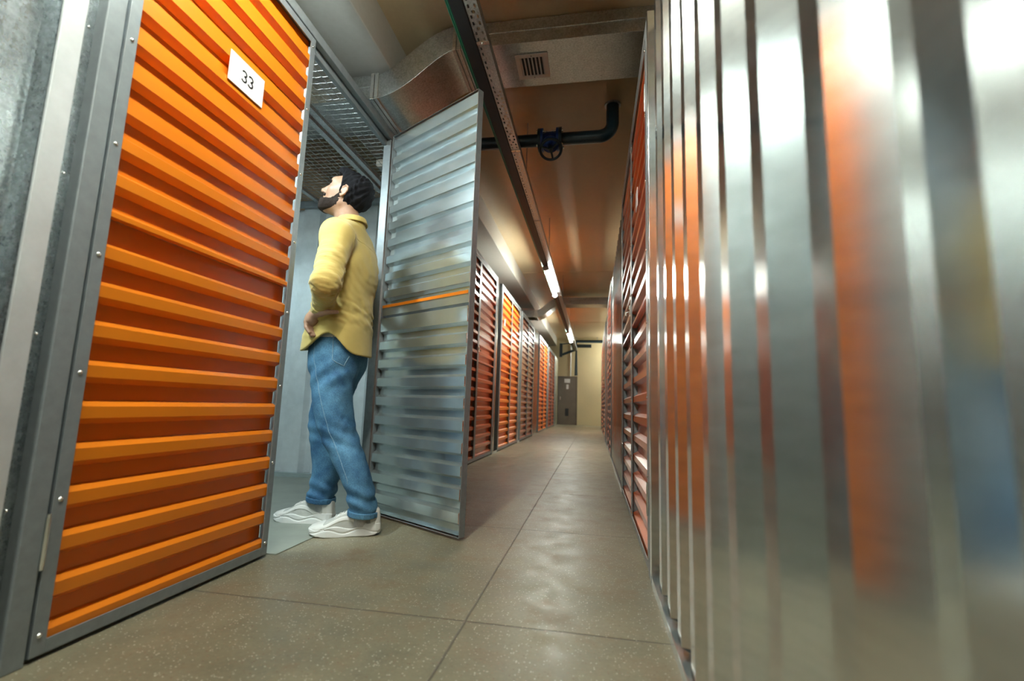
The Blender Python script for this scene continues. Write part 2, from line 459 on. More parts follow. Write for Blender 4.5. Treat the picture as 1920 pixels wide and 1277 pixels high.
def unit(name, label, cat, group, y0, y1, wallx, sgn, paint, ysplit=None, plates=(), latches=(), det=False):
    """two-leaf unit front in the corridor wall at x=wallx, outward normal sgn"""
    t = empty(name, (wallx, y0, 0), label, cat, group)
    L = y1-y0
    fr = MB()
    a, b = sorted((-sgn*.045, sgn*.002))
    for y in (0, L-.045): fr.box(a, b, y, y+.045, 0, 2.285)
    fr.box(a, b, .045, L-.045, 2.240, 2.285)
    fr.build('frame', M['grey'], t, .002)
    sp = ysplit-y0 if ysplit else L/2
    rz = -PI/2 if sgn > 0 else PI/2
    # hinge at far side of unit for one leaf, near side for the other
    def leaf(hy, wdt, side, pl, la):
        r = make_leaf(t, wdt, side, paint, detail=det, plate=pl, latch=la, hinges=(.28, 1.95))
        r.location = (0, hy, 0); r.rotation_euler = (0, 0, rz); return r
    # left wall: local x = -y ; right wall: local x = +y
    pl = dict(plates); la = dict(latches)
    if sgn > 0:
        leaf(L-.048, L-.048-sp-.003, 1, pl.get('far'), la.get('far')); leaf(.048, sp-.003-.048, -1, pl.get('near'), la.get('near'))
    else:
        leaf(.048, sp-.003-.048, 1, pl.get('near'), la.get('near')); leaf(L-.048, L-.048-sp-.003, -1, pl.get('far'), la.get('far'))
    return t

def panel(label, y0, y1, wallx, sgn, mt='galv', group='vertical corrugated steel panels in the corridor walls', z1=2.285, rec0=.02, pitch=.172, wide=.045, caps=True, depth=.039, fl=.050, soft=None):
    t = empty('corrugated_wall_panel', (wallx, y0, 0), label, 'panel', group)
    s = MB(); sheet_v(s, .012, y1-y0-.012, .032, z1, -.010, depth, pitch, wide, fl, sgn, rec0=rec0, soft=soft)
    s.build('corrugated_sheet', M[mt], t)
    k = MB(); L = y1-y0
    k.prism([(sgn*.002, 0), (sgn*.002, .028), (sgn*-.000, .028), (0, .002), (sgn*-.055, .002), (sgn*-.055, 0)], 0, L, 'y')
    k.build('floor_track', M['galv_in'], t)
    return t

LX, RX = -1.26, .21
G = 'storage units along the left side of the corridor'
# ---- nearest unit, number 33, one leaf shut and one open
t = empty('storage_unit', (LX, .905, 0), 'large storage unit with a shut orange door numbered 33 and its other door swung open', 'storage unit', G)
def U(y): return y-.905
f = MB()
f.box(-.05, .002, 0, .048, 0, 2.285)
f.build('door_post', M['grey'], t, .003)
f = MB(); f.box(-.05, -.002, U(2.585), U(2.63), 0, 2.285); f.build('door_post', M['grey'], t, .003)
f = MB(); f.box(-.028, .002, .048, U(2.63), 2.242, 2.288); f.box(-.055, -.030, .048, U(2.585), 2.205, 2.275); f.build('door_header', M['grey'], t, .003)
lf = make_leaf(t, .800, -1, 'orange', plate=(-.428+.0, 1.766, .170, .112, '33'), hinges=(.27, 1.95))
lf.location = (.0, U(.961), 0); lf.rotation_euler = (0, 0, -PI/2)
lf = make_leaf(t, .735, 1, 'orange', lip=1.155, hinges=(.27, 2.0))
lf.location = (.046, U(2.575), 0); lf.rotation_euler = (0, 0, math.radians(-30.4))
# inside side wall of the unit (vertical ribs) with top rail and base track
s = MB(); sheet_v(s, -1.80, -.05, .03, 2.25, U(3.53)*-1+.0, .042, .262, .150, .030, -1, rec0=.03, axis='x')
s.build('side_wall', M['galv_wall'], t)
MB().box(-1.80, -.0, U(3.46), U(3.505), 2.235, 2.285).build('roof_rail', M['grey'], t, .002)
MB().box(-1.80, -.0, U(3.49), U(3.53), .004, .035).build('base_track', M['galv_in'], t)
s = MB(); sheet_v(s, U(.95), U(3.5), .03, 2.25, 1.80*-1, .028, .262, .165, .018, 1, rec0=.03)
s.build('back_wall', M['galv_in'], t)
s = MB(); sheet_v(s, -1.80, -.06, .03, 2.25, U(.93), .028, .262, .165, .018, 1, rec0=.03, axis='x')
s.build('side_wall', M['galv_wall'], t)
# roof rails along the corridor direction
for x in (-.36, -.425, -1.05):
    MB().box(x-.018, x+.018, U(.96), U(3.50), 2.262, 2.285).build('roof_rail', M['galv_rough'], t)
# crimped wire mesh roof
def crimp_wire(mb, p, q, r=.0024, pitch=.045, amp=.0014, ph=0):
    p = Vector(p); q = Vector(q); L = (q-p).length; n = int(L/(pitch/2)); d = (q-p)/n; pts = []
    for i in range(n+1): pts.append(p+d*i+Vector((0, 0, amp*(1 if (i+ph) % 2 else -1))))
    mb.tube(pts, r, 4, 0, False)
wm = MB(); k = 0; x = -1.78
while x < -.03: crimp_wire(wm, (x, U(.97), 2.293), (x, U(3.5), 2.293), ph=k); x += .045; k += 1
y = U(.98); k = 0
while y < U(3.5): crimp_wire(wm, (-1.79, y, 2.293), (-.03, y, 2.293), ph=k+1); y += .045; k += 1
wm.build('wire_mesh_roof', M['galv_rough'], t)

# corrugated panel at the hinge side, hidden behind the open leaf, then the other units
panel('silver corrugated panel between the open door and the next orange doors', 2.64, 4.10, LX, 1)
pn = lambda u, z: (u, z, .085, .10, None)
unit('storage_unit', 'first orange two-door unit behind the open door, with a lock at its middle', 'storage unit', G, 4.12, 5.955, LX, 1, 'orange_dim', 5.03, latches=[('far', (.86, 1.22))])
unit('storage_unit', 'bright orange two-door unit with a white number plate, second beyond the open door', 'storage unit', G, 6.27, 7.95, LX, 1, 'orange', 7.12, plates=[('near', pn(-.20, 1.78))])
unit('storage_unit', 'orange unit with dim light painted in, joining the bright orange one on its far side', 'storage unit', G, 8.18, 9.92, LX, 1, 'orange_dim', 9.05, plates=[('near', pn(-.2, 1.80))])
unit('storage_unit', 'distant bright orange unit beyond the wide silver post', 'storage unit', G, 10.95, 12.92, LX, 1, 'orange', 11.95, plates=[('near', pn(-.2, 1.8))])
unit('storage_unit', 'farthest orange unit on the left, dim light painted in, next to the end wall', 'storage unit', G, 13.25, 15.4, LX, 1, 'orange_dim', 14.3, plates=[('near', pn(-.2, 1.8))])
panel('narrow silver post between the first two shut orange units on the left', 5.96, 6.265, LX, 1)
panel('slim silver strip between the bright orange unit and the darker one on the left', 7.955, 8.175, LX, 1, rec0=.01)
panel('wide silver panel before the distant bright orange unit on the left', 9.925, 10.945, LX, 1)
panel('slim silver strip beside the farthest unit on the left', 12.925, 13.245, LX, 1)
panel('last silver panel on the left, reaching the end wall', 15.405, YE-.01, LX, 1)
# left wall nearer than unit 33
panel('silver corrugated panel on the left side behind the camera', -6.0, .09, LX, 1)
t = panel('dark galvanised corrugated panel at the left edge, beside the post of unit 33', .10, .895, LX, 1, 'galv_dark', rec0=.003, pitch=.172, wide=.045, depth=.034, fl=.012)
g = MB(); g.box(-.045, -.030, 0, .040, 0, 2.285); g.tube([(-.030, .016, 0), (-.030, .016, 2.285)], .0022, 8); g.box(-.045, -.006, -.003, .0, 0, 2.285)
fb = MB().box(-.004, .0035, 6.812-6.1, 6.862-6.1, 0, 2.285).build('bright_flashing', M['flash'], t, .0015)
co = g.build('corner_channel', M['galv_dark'], t); co.location = (0, -.1+.866, 0)
r = MB()
for z in (.35, .75, 1.15, 1.55, 1.95): r.dome((-.030, -.1+.892, z), (1, 0, 0), .004, .003)
r.build('screws', M['chrome'], t)

# ---- right side
GR = 'storage units along the right side of the corridor'
t = panel('tall galvanised corrugated panel filling the right edge of the view', -6.0, 1.868, RX, -1, rec0=.045, pitch=.172, wide=.045, depth=.041, fl=.050, soft=6.42)
MB().box(-.002, .045, 7.868-.02, 7.868+.02, 0, 2.285).build('corner_channel', M['galv'], t, .002)
unit('storage_unit', 'nearest orange two-door unit on the right, hinged beside the big silver panel', 'storage unit', GR, 1.90, 3.70, RX, -1, 'orange_dim', 2.78, plates=[('near', pn(.42, 1.68))], latches=[('far', (-.80, 1.20))], det=True)
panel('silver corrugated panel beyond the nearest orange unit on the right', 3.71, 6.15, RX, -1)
unit('storage_unit', 'second orange unit on the right, past the ribbed silver panel', 'storage unit', GR, 6.16, 7.75, RX, -1, 'orange_dim')
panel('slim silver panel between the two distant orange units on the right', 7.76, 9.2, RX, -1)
unit('storage_unit', 'farthest orange unit on the right near the end wall', 'storage unit', GR, 9.21, 13.4, RX, -1, 'orange_dim')
panel('last silver panel on the right before the gap left for an added lamp', 13.41, 15.2, RX, -1)  # row cut short: opening added so a hidden lamp reaches the end wall
MB().box(.25, 2.08, 15.10, 15.16, 0, 2.285).build('trim_4', M['galv'], kind='structure')
# ------------------------------------------------------------------ ducts
def duct(label, y0, y1, zr, zl, h, xr, xl, grille=None):
    t = empty('air_duct', ((xr+xl)/2, (y0+y1)/2, zr), label, 'air duct', 'sheet steel air ducts crossing the corridor ceiling')
    ox, oy, oz = t.location
    def bx(mb, a, b, c, d, e, f_): mb.box(a-ox, b-ox, c-oy, d-oy, e-oz, f_-oz)
    s = MB(); bx(s, xr, 2.07, y0, y1, zr, zr+h); bx(s, xr, 2.07, y0-.006, y0, zr+h*.50, zr+h*.56)
    bx(s, xr, 2.07, y0-.0025, y0+.006, zr-.002, zr+.003)
    s.build('straight_section', M['galv_duct'], t, .001)
    s = MB(); bx(s, -3.76, xl, y0, y1, zl, zl+h); bx(s, -3.76, xl, y0-.005, y0, zl+h*.5, zl+h*.54); s.build('branch_section', M['galv_duct'], t, .001)
    # S-shaped drop
    n = 28; lo = []; hi = []
    for i in range(n+1):
        u = i/n; x = xl+(xr-xl)*u; sm = u*u*(3-2*u)
        z = zl+(zr-zl)*sm; dz = (zr-zl)*6*u*(1-u)/(xr-xl); q = math.sqrt(1+dz*dz)
        mid = Vector((x, z+h/2)); nn = Vector((-dz/q, 1/q))
        lo.append(tuple(mid-nn*h/2)); hi.append(tuple(mid+nn*h/2))
    ring = lo+hi[::-1]; m = len(ring)
    pr = [(p[0]-ox, p[1]-oz) for p in ring]
    s = MB()
    vs = [(p[0], y0-oy, p[1]) for p in pr]+[(p[0], y1-oy, p[1]) for p in pr]
    fs = []
    for i in range(n):
        fs.append((i, i+1, m+i+1, m+i))                                   # bottom
        a, b = m-1-i, m-2-i
        fs.append((b, a, m+a, m+b))                                       # top
    s.add(vs, fs, 0, True)
    for k, yy in ((0, y0-oy), (1, y1-oy)):
        v2 = [(p[0], yy, p[1]) for p in pr]
        s.add(v2, [(i, i+1, m-2-i, m-1-i) for i in range(n)], 0)
    # folded lock seam following the lower edge
    sm_ = [(p[0]-ox, y0-oy-.001, p[1]-oz) for p in lo]; s.tube(sm_, .0035, 6)
    s.build('s_bend', M['galv_duct'], t)
    for x, z, mt in ((xl, zl, 'foil'), (xr, zr, 'tanmetal')):
        for k in (0, 1):
            s = MB(); e = .013; xa, xb = (x-.026, x-.003) if k == 0 else (x+.003, x+.026)
            bx(s, xa, xb, y0-e, y1+e, z-e, z); bx(s, xa, xb, y0-e, y1+e, z+h, z+h+e)
            bx(s, xa, xb, y0-e, y0, z, z+h); bx(s, xa, xb, y1, y1+e, z, z+h)
            s.build('joint_flange', M[mt], t, .002)
    if grille:
        gx0, gx1, gy0, gy1 = grille; g = bpy.data.objects.new('vent_grille', None); COL.objects.link(g); g.parent = t
        s = MB(); b_ = .030
        bx(s, gx0, gx1, gy0, gy0+b_, zr-.008, zr); bx(s, gx0, gx1, gy1-b_, gy1, zr-.008, zr)
        bx(s, gx0, gx0+b_, gy0+b_, gy1-b_, zr-.008, zr); bx(s, gx1-b_, gx1, gy0+b_, gy1-b_, zr-.008, zr)
        s.build('grille_frame', M['white'], g, .0015)
        s = MB(); bx(s, gx0+b_, gx1-b_, gy0+b_, gy1-b_, zr-.0012, zr-.0002); s.build('grille_shade_sheet', M['black'], g)  # black sheet stands in for the shade inside the duct
        for i in range(7):
            x = gx0+b_+.004+i*(gx1-gx0-2*b_-.008)/6.0-.004
            s = MB(); x -= ox
            s.prism([(x-.001, zr-.002-oz), (x+.0002, zr-.002-oz), (x+.0110, zr-.010-oz), (x+.0095, zr-.010-oz)], gy0+b_-oy, gy1-b_-oy, 'y')
            s.build('grille_slat', M['white'], g)
        s = MB()
        for yy in (gy0+b_*.5, gy1-b_*.5): s.dome(((gx0+gx1)/2-ox, yy-oy, zr-.008-oz), (0, 0, -1), .004, .002)
        s.build('grille_screws', M['ink'], g)
    return t
duct('spangled steel air duct with a white grille and an S-shaped drop above the open door', 2.64, 3.05, 2.868, 2.575, .165, -.885, -1.43, (-.525, -.312, 2.735, 2.965))
duct('distant steel air duct crossing the corridor beyond the first lit lamp', 10.0, 10.38, 2.80, 2.52, .15, -.75, -1.25)

# ------------------------------------------------------------------ strut rail carrying lamps and cables
ZT = 2.50
t = empty('cable_tray', (-.61, 2, ZT), 'long perforated steel strut with a black cable trunking hung down the corridor ceiling', 'cable tray')
ox, oy, oz = t.location
s = MB(); x0, x1 = -.622, -.560; ya, yb = -5.0, 15.9
cell = .105; nc = int((yb-ya)/cell)
xc = (x0+x1)/2-ox; hw = (x1-x0)/2; z = 0.0
def quadxy(mb, xa, xb, yA, yB): mb.add([(xa, yA, z), (xb, yA, z), (xb, yB, z), (xa, yB, z)], [(0, 3, 2, 1)])
for i in range(nc):
    y0_ = ya-oy+i*cell
    if y0_+oy > 9: quadxy(s, xc-hw, xc+hw, y0_, y0_+cell); continue
    if y0_+oy < 1.2: quadxy(s, xc-hw, xc+hw, y0_, y0_+cell); continue
    def slots(a, b):
        for xa, xb in ((-hw, -.021), (-.011, .011), (.021, hw)): quadxy(s, xc+xa, xc+xb, a, b)
    q = y0_
    quadxy(s, xc-hw, xc+hw, q, q+.006); slots(q+.006, q+.026); quadxy(s, xc-hw, xc+hw, q+.026, q+.040)
    # round hole, octagon in a rectangle
    a, b = q+.040, q+.060; c = (a+b)/2; r = .0098
    oc = [(xc+r*math.cos(PI/8+k*PI/4), c+r*math.sin(PI/8+k*PI/4), z) for k in range(8)]
    sq = [(xc+hw, c+.010, z), (xc-hw, c+.010, z), (xc-hw, c-.010, z), (xc+hw, c-.010, z)]
    vs = oc+sq
    s.add(vs, [(8, 9, 2, 1), (9, 10, 4, 3), (10, 11, 6, 5), (11, 8, 0, 7), (8, 1, 0), (9, 3, 2), (10, 5, 4), (11, 7, 6)])
    quadxy(s, xc-hw, xc+hw, q+.060, q+.070); slots(q+.070, q+.090); quadxy(s, xc-hw, xc+hw, q+.090, q+cell)
L0, L1 = ya-oy, yb-oy
for xx, d in ((x0-ox, 1), (x1-ox, -1)):
    s.box(xx, xx+d*.002, L0, L1, .0005, .050); s.box(xx, xx+d*.012, L0, L1, .048, .050)
s.build('perforated_strut', M['galv_rough'], t)
s = MB(); s.box(-.690-ox, -.6235-ox, L0, L1, -.012, .050); s.build('cable_trunking', M['black'], t, .003)
s = MB()
for k, (xx, zz) in enumerate(((-.70, .012), (-.712, .020))): s.tube([(xx-ox, L0, zz), (xx-ox, L1, zz)], .006, 8)
s.build('green_cable', M['green'], t)
for yy in (2.18, 3.25, 4.6, 7.9):
    s = MB(); s.box(x0-ox-.004, x1-ox+.004, yy-oy-.012, yy-oy+.012, -.003, 0); s.dome((xc, yy-oy, -.003), (0, 0, -1), .008, .006, 6)
    s.build('joint_bolt', M['chrome'], t)
for yy in (3.77, 5.87, 8.6, 11.0, 14.0, 1.0, -2.0):
    s = MB(); s.tube([(-.585-ox, yy-oy, .05), (-.585-ox, yy-oy, ZC-ZT)], .004, 8)
    s.tube([(-.585-ox, yy-oy, .052), (-.585-ox, yy-oy, .06)], .009, 6)
    s.build('hanging_rod', M['galv_rough'], t)

def tube_lamp(y0, y1, label, x=-.655, z=None, mt='tube', grp='lit strip lamps under the cable tray'):
    t = empty('tube_lamp', (x, (y0+y1)/2, ZT-.012 if z is None else z), label, 'lamp', grp)
    h = (y1-y0)/2
    s = MB(); s.prism([(-.032, 0), (.032, 0), (.026, -.018), (-.026, -.018)], -h, h, 'y'); s.build('housing', M['white'], t, .002)
    s = MB(); k = 8
    pr = [(.025*math.cos(PI*.80+PI*1.4*i/k), -.036+.022*math.sin(PI*.80+PI*1.4*i/k)) for i in range(k+1)]
    s.prism(pr, -h+.03, h-.03, 'y', smooth=False); s.build('lit_diffuser', M[mt], t)
    for e in (-h, h-.03):
        s = MB(); s.prism([(.042*math.cos(PI*.75+PI*1.5*i/k), -.032+.033*math.sin(PI*.75+PI*1.5*i/k)) for i in range(k+1)], e, e+.03, 'y'); s.build('end_cap', M['white'], t, .002)
    return t
tube_lamp(6.14, 7.75, 'nearer lit strip lamp hanging under the tray, left of the silver row')
tube_lamp(11.7, 13.4, 'farther lit strip lamp under the tray, close to the end wall')
tube_lamp(-2.90, -1.35, 'added strip lamp on the tray, unseen behind the camera')  # unseen lamp added to even out the light on the near door
tube_lamp(15.35, 16.75, 'added strip lamp, hidden behind the right row, brightening the end wall', 1.0, 2.75, 'tube', 'added hidden lamp by the end wall')  # unseen lamp added to brighten the end wall
tube_lamp(1.00, 1.70, 'added cool white strip lamp hidden in unit 33, under its mesh roof behind the shut door', -1.78, 2.24, 'tube_cool_added', 'added hidden lamp of unit 33')  # unseen lamp added to brighten the unit's inside and the open leaf
tube_lamp(-.10, 1.45, 'added strip lamp on the tray overhead, above and out of view')  # unseen lamp added for brightness in the foreground

# ------------------------------------------------------------------ water pipe with gate valve
t = empty('water_pipe', (-.2, 3.6, 2.78), 'dark teal ceiling pipe with an elbow at its right end', 'pipe')
o_ = Vector(t.location)
path = [(-.29, 3.60, 2.78), (-.20, 3.60, 2.78)]
for k in range(0, 10):
    a = k/9*PI/2; path.append((.02+.11*math.sin(a), 3.60, 2.89-.11*math.cos(a)))
path.append((.13, 3.60, ZC))
s = MB(); s.tube([Vector(p)-o_ for p in path if True], .050, 24); s.build('pipe_with_elbow', M['dark'], t)
s = MB(); s.tube([Vector((-1.32, 3.60, 2.78))-o_, Vector((-.45, 3.60, 2.78))-o_], .050, 24); s.build('pipe_run', M['dark'], t)
s = MB(); s.tube([Vector((.13, 3.60, ZC-.012))-o_, Vector((.13, 3.60, ZC))-o_], .064, 24); s.build('ceiling_collar', M['galv_rough'], t)
for x in (-.285, -.455):
    s = MB(); s.tube([Vector((x-.011, 3.60, 2.78))-o_, Vector((x+.011, 3.60, 2.78))-o_], .092, 28); s.build('pipe_flange', M['dark'], t, .002)
t = empty('gate_valve', (-.37, 3.60, 2.78), 'blue gate valve with a round handwheel on the dark ceiling pipe', 'valve')
s = MB(); s.tube([(-.072, 0, 0), (-.045, 0, 0), (-.02, 0, 0), (.02, 0, 0), (.045, 0, 0), (.072, 0, 0)], [.052, .055, .064, .064, .055, .052], 24)
ax = Vector((.10, -.62, -.785)).normalized()
s.tube([ax*0, ax*.06, ax*.085, ax*.088, ax*.105, ax*.108, ax*.150], [.052, .050, .048, .066, .066, .034, .026], 20)
s.build('valve_body', M['blue'], t)
for x in (-.063, .063):
    s = MB(); s.tube([(x-.010, 0, 0), (x+.010, 0, 0)], .092, 28); s.build('valve_flange', M['blue'], t, .002)
    for k in range(4):
        a = PI/4+k*PI/2+.25; c = Vector((0, math.cos(a)*.074, math.sin(a)*.074)); sg = 1 if x > 0 else -1
        b = MB(); b.tube([c+Vector((x-sg*.045, 0, 0)), c+Vector((x+sg*.045, 0, 0))], .0055, 8)
        b.tube([c+Vector((x-sg*.022, 0, 0)), c+Vector((x-sg*.011, 0, 0))], .011, 6); b.tube([c+Vector((x+sg*.034, 0, 0)), c+Vector((x+sg*.044, 0, 0))], .011, 6)
        b.build('flange_bolt', M['chrome'], t)
e1 = ax.orthogonal().normalized(); e2 = ax.cross(e1); c = ax*.20; s = MB()
s.tube([c+(e1*math.cos(a)+e2*math.sin(a))*.082 for a in [2*PI*i/36 for i in range(36)]], .011, 10, closed=True)
for k in range(3):
    a = k*2*PI/3+.5; s.tube([c, c+(e1*math.cos(a)+e2*math.sin(a))*.080], .008, 8)
s.tube([ax*.145, ax*.215], .015, 12); s.build('handwheel', M['dark'], t)

# ------------------------------------------------------------------ pipes at the end wall
t = empty('sprinkler_pipe', (-.6, YE-.35, 2.9), 'dark pipe run with branches high on the end wall above the grey door', 'pipe')
o_ = Vector(t.location)
def pl_(pts, r, name='pipe_length', seg=12, m='dark'):
    s = MB(); s.tube([Vector(p)-o_ for p in pts], r, seg); s.build(name, M[m], t)
yy = YE-.35
pl_([(-.62, yy, 1.70), (-.62, yy, 2.90), (1.9, yy, 2.90)], .055)
pl_([(-.62, yy-.3, 2.70), (-.10, yy-.3, 2.70)], .06)
pl_([(-1.12, yy, 2.42), (-.62, yy, 2.62)], .045)
pl_([(-1.15, yy, 2.80), (-.7, yy, 2.85)], .02)
s = MB(); s.box(-1.20-o_.x, -1.10-o_.x, -.06, .06, 2.34-o_.z, 2.82-o_.z); s.build('wall_bracket', M['dark'], t, .004)
pl_([(-.82, YE-.04, 1.70), (-.82, YE-.04, 2.95)], .02, 'conduit', 8, 'galv_rough')
for x in (-.62, .1):
    pl_([(x, yy, 2.9), (x, yy, ZC)], .010, 'hanger', 8, 'galv_rough')

# small pale junction boxes seen through the mesh roof above unit 33
for k, (x, y, z, lb) in enumerate(((-1.575, 3.13, 2.36, 'nearer of two pale junction boxes above the mesh roof by the hinge'), (-1.655, 3.36, 2.36, 'farther of two pale junction boxes above the mesh roof by the hinge'))):
    t = empty('junction_box', (x, y, z), lb, 'junction box', 'junction boxes over unit 33')
    MB().box(-.028, .028, -.07, .07, -.02, .03).build('box_body', M['white'], t, .006)
    MB().box(-.024, .024, -.066, .066, -.026, -.0205).build('box_lid', M['white'], t, .003)
    s = MB(); s.tube([(0, .07, 0), (0, .14, .03), (0, .20, -.02)], .006, 8); s.build('cable', M['black'], t)
    s = MB(); s.tube([(0, 0, .03), (0, 0, 2.775-z)], .005, 8); s.build('hanger_rod', M['galv_rough'], t)
# ------------------------------------------------------------------ the man: signed distance fields meshed by surface nets
def A_(*v): return np.array(v, dtype=np.float32)
def smin(a, b, k):
    h = np.clip(.5+.5*(b-a)/k, 0, 1); return b*(1-h)+a*h-k*h*(1-h)
def smax(a, b, k): return -smin(-a, -b, k)
def cone(P, a, b, ra, rb):
    """capsule whose radius runs from ra at a to rb at b"""
    a = A_(*a); b = A_(*b); ab = b-a; t = np.clip(((P-a)@ab)/(ab@ab), 0, 1)
    return np.linalg.norm(P-a-t[:, None]*ab, axis=1)-(ra+(rb-ra)*t)
def chain(P, pts, rs, k=.02):
    d = None
    for i in range(len(pts)-1):
        c = cone(P, pts[i], pts[i+1], rs[i], rs[i+1]); d = c if d is None else smin(d, c, k)
    return d
def ell(P, c, r, R=None):
    q = P-A_(*c)
    if R is not None: q = q@R
    r = A_(*r); k0 = np.linalg.norm(q/r, axis=1); k1 = np.linalg.norm(q/(r*r), axis=1)
    return k0*(k0-1)/np.maximum(k1, 1e-6)
def loft(P, tab, axis=2, power=2.0):
    """tab rows: z, cx, cy, a, b  -> stacked elliptical sections"""
    T = np.array(tab, dtype=np.float32); T = T[np.argsort(T[:, 0])]
    z = P[:, 2]; zc = np.clip(z, T[0, 0], T[-1, 0])
    I = [np.interp(zc, T[:, 0], T[:, k]) for k in range(1, 5)]
    # smooth the piecewise-linear table a little
    for s in (.012, .024):
        for j, k in enumerate(range(1, 5)):
            I[j] = (I[j]+.5*np.interp(np.clip(zc-s, T[0, 0], T[-1, 0]), T[:, 0], T[:, k])+.5*np.interp(np.clip(zc+s, T[0, 0], T[-1, 0]), T[:, 0], T[:, k]))/2
    cx, cy, a, b = I
    x = (P[:, 0]-cx)/a; y = (P[:, 1]-cy)/b
    rr = (np.abs(x)**power+np.abs(y)**power)**(1/power)
    d = (rr-1)*np.minimum(a, b)*.92
    return np.maximum(d, np.maximum(T[0, 0]-z, z-T[-1, 0]))
def fbm(P, f, seed=0, oct=3):
    """cheap smooth pseudo-noise from sums of sines"""
    r = np.random.RandomState(seed); out = np.zeros(len(P), np.float32); amp = 1
    for o in range(oct):
        for k in range(4):
            d = r.normal(size=3); d /= np.linalg.norm(d); ph = r.uniform(0, 6.28)
            out += amp*np.sin((P@d.astype(np.float32))*f*(1.0+.35*k)*6.2832+ph+1.3*np.sin((P@r.normal(size=3).astype(np.float32))*f*3))/4
        f *= 2.1; amp *= .5
    return out

def surface_nets(f, lo, hi, h):
    """mesh the zero level of f over a box; only blocks near the surface are evaluated"""
    B = 8; lo = np.array(lo, float); n = (np.ceil((np.array(hi)-lo)/h/B).astype(int))*B+1
    D = np.ones(tuple(n), np.float32)
    nb = (n-1)//B
    g = np.stack(np.meshgrid(*[np.arange(k) for k in nb], indexing='ij'), -1).reshape(-1, 3)
    cen = (lo+(g*B+B/2)*h).astype(np.float32)
    dc = f(cen)
    near = np.abs(dc) < h*B*1.25+.012
    # far blocks keep the sign of their centre
    for b_, s in zip(g[(~near) & (dc < 0)], dc): D[b_[0]*B:b_[0]*B+B+1, b_[1]*B:b_[1]*B+B+1, b_[2]*B:b_[2]*B+B+1] = -1
    off = np.stack(np.meshgrid(*[np.arange(B+1)]*3, indexing='ij'), -1).reshape(-1, 3)
    gn = g[near]
    for s in range(0, len(gn), 400):
        blk = gn[s:s+400]; idx = (blk[:, None, :]*B+off[None]).reshape(-1, 3)
        v = f((lo+idx*h).astype(np.float32)); D[idx[:, 0], idx[:, 1], idx[:, 2]] = v
    S = D < 0
    c8 = [(i, j, k) for i in (0, 1) for j in (0, 1) for k in (0, 1)]
    def sub(A, o): return A[o[0]:A.shape[0]-1+o[0], o[1]:A.shape[1]-1+o[1], o[2]:A.shape[2]-1+o[2]]
    cnt = sum(sub(S, o).astype(np.int8) for o in c8)
    act = (cnt > 0) & (cnt < 8)
    ids = np.argwhere(act); vid = -np.ones(act.shape, np.int32); vid[act] = np.arange(len(ids))
    vals = {o: D[ids[:, 0]+o[0], ids[:, 1]+o[1], ids[:, 2]+o[2]] for o in c8}
    acc = np.zeros((len(ids), 3)); wn = np.zeros(len(ids))
    for a in c8:
        for ax in range(3):
            if a[ax] == 0:
                b = list(a); b[ax] = 1; b = tuple(b)
                va, vb = vals[a], vals[b]; m = (va < 0) != (vb < 0)
                t = np.where(m, va/np.where(m, va-vb, 1), 0)
                p = np.array(a, float)[None].repeat(len(ids), 0); p[:, ax] += t
                acc[m] += p[m]; wn[m] += 1
    V = lo+(ids+acc/wn[:, None])*h
    F = []
    for ax in range(3):
        u, v = (ax+1) % 3, (ax+2) % 3
        s0 = [slice(None)]*3; s1 = [slice(None)]*3; s0[ax] = slice(0, -1); s1[ax] = slice(1, None)
        A0, A1 = S[tuple(s0)], S[tuple(s1)]
        e = np.argwhere(A0 != A1)
        ok = (e[:, u] > 0) & (e[:, v] > 0) & (e[:, u] < act.shape[u]) & (e[:, v] < act.shape[v]) & (e[:, ax] < act.shape[ax])
        e = e[ok]
        if not len(e): continue
        q = []
        for du, dv in ((1, 1), (0, 1), (0, 0), (1, 0)):
            c = e.copy(); c[:, u] -= du; c[:, v] -= dv; q.append(vid[c[:, 0], c[:, 1], c[:, 2]])
        q = np.stack(q, 1); flip = A0[e[:, 0], e[:, 1], e[:, 2]]
        q[~flip] = q[~flip][:, ::-1]
        F.append(q[(q >= 0).all(1)])
    return V, np.concatenate(F)

def sdf_object(name, f, lo, hi, h, mat, parent, smooth=2, keep_open=None):
    V, F = surface_nets(f, lo, hi, h)
    me = bpy.data.meshes.new(name); me.from_pydata(V.tolist(), [], F.tolist()); me.materials.append(mat)
    me.polygons.foreach_set('use_smooth', [True]*len(me.polygons)); me.update()
    o = bpy.data.objects.new(name, me); COL.objects.link(o); o.parent = parent
    if parent: o.matrix_parent_inverse = Matrix.Translation(parent.location).inverted()
    if smooth:
        s = o.modifiers.new('smooth', 'SMOOTH'); s.iterations = smooth; s.factor = .5
    return o

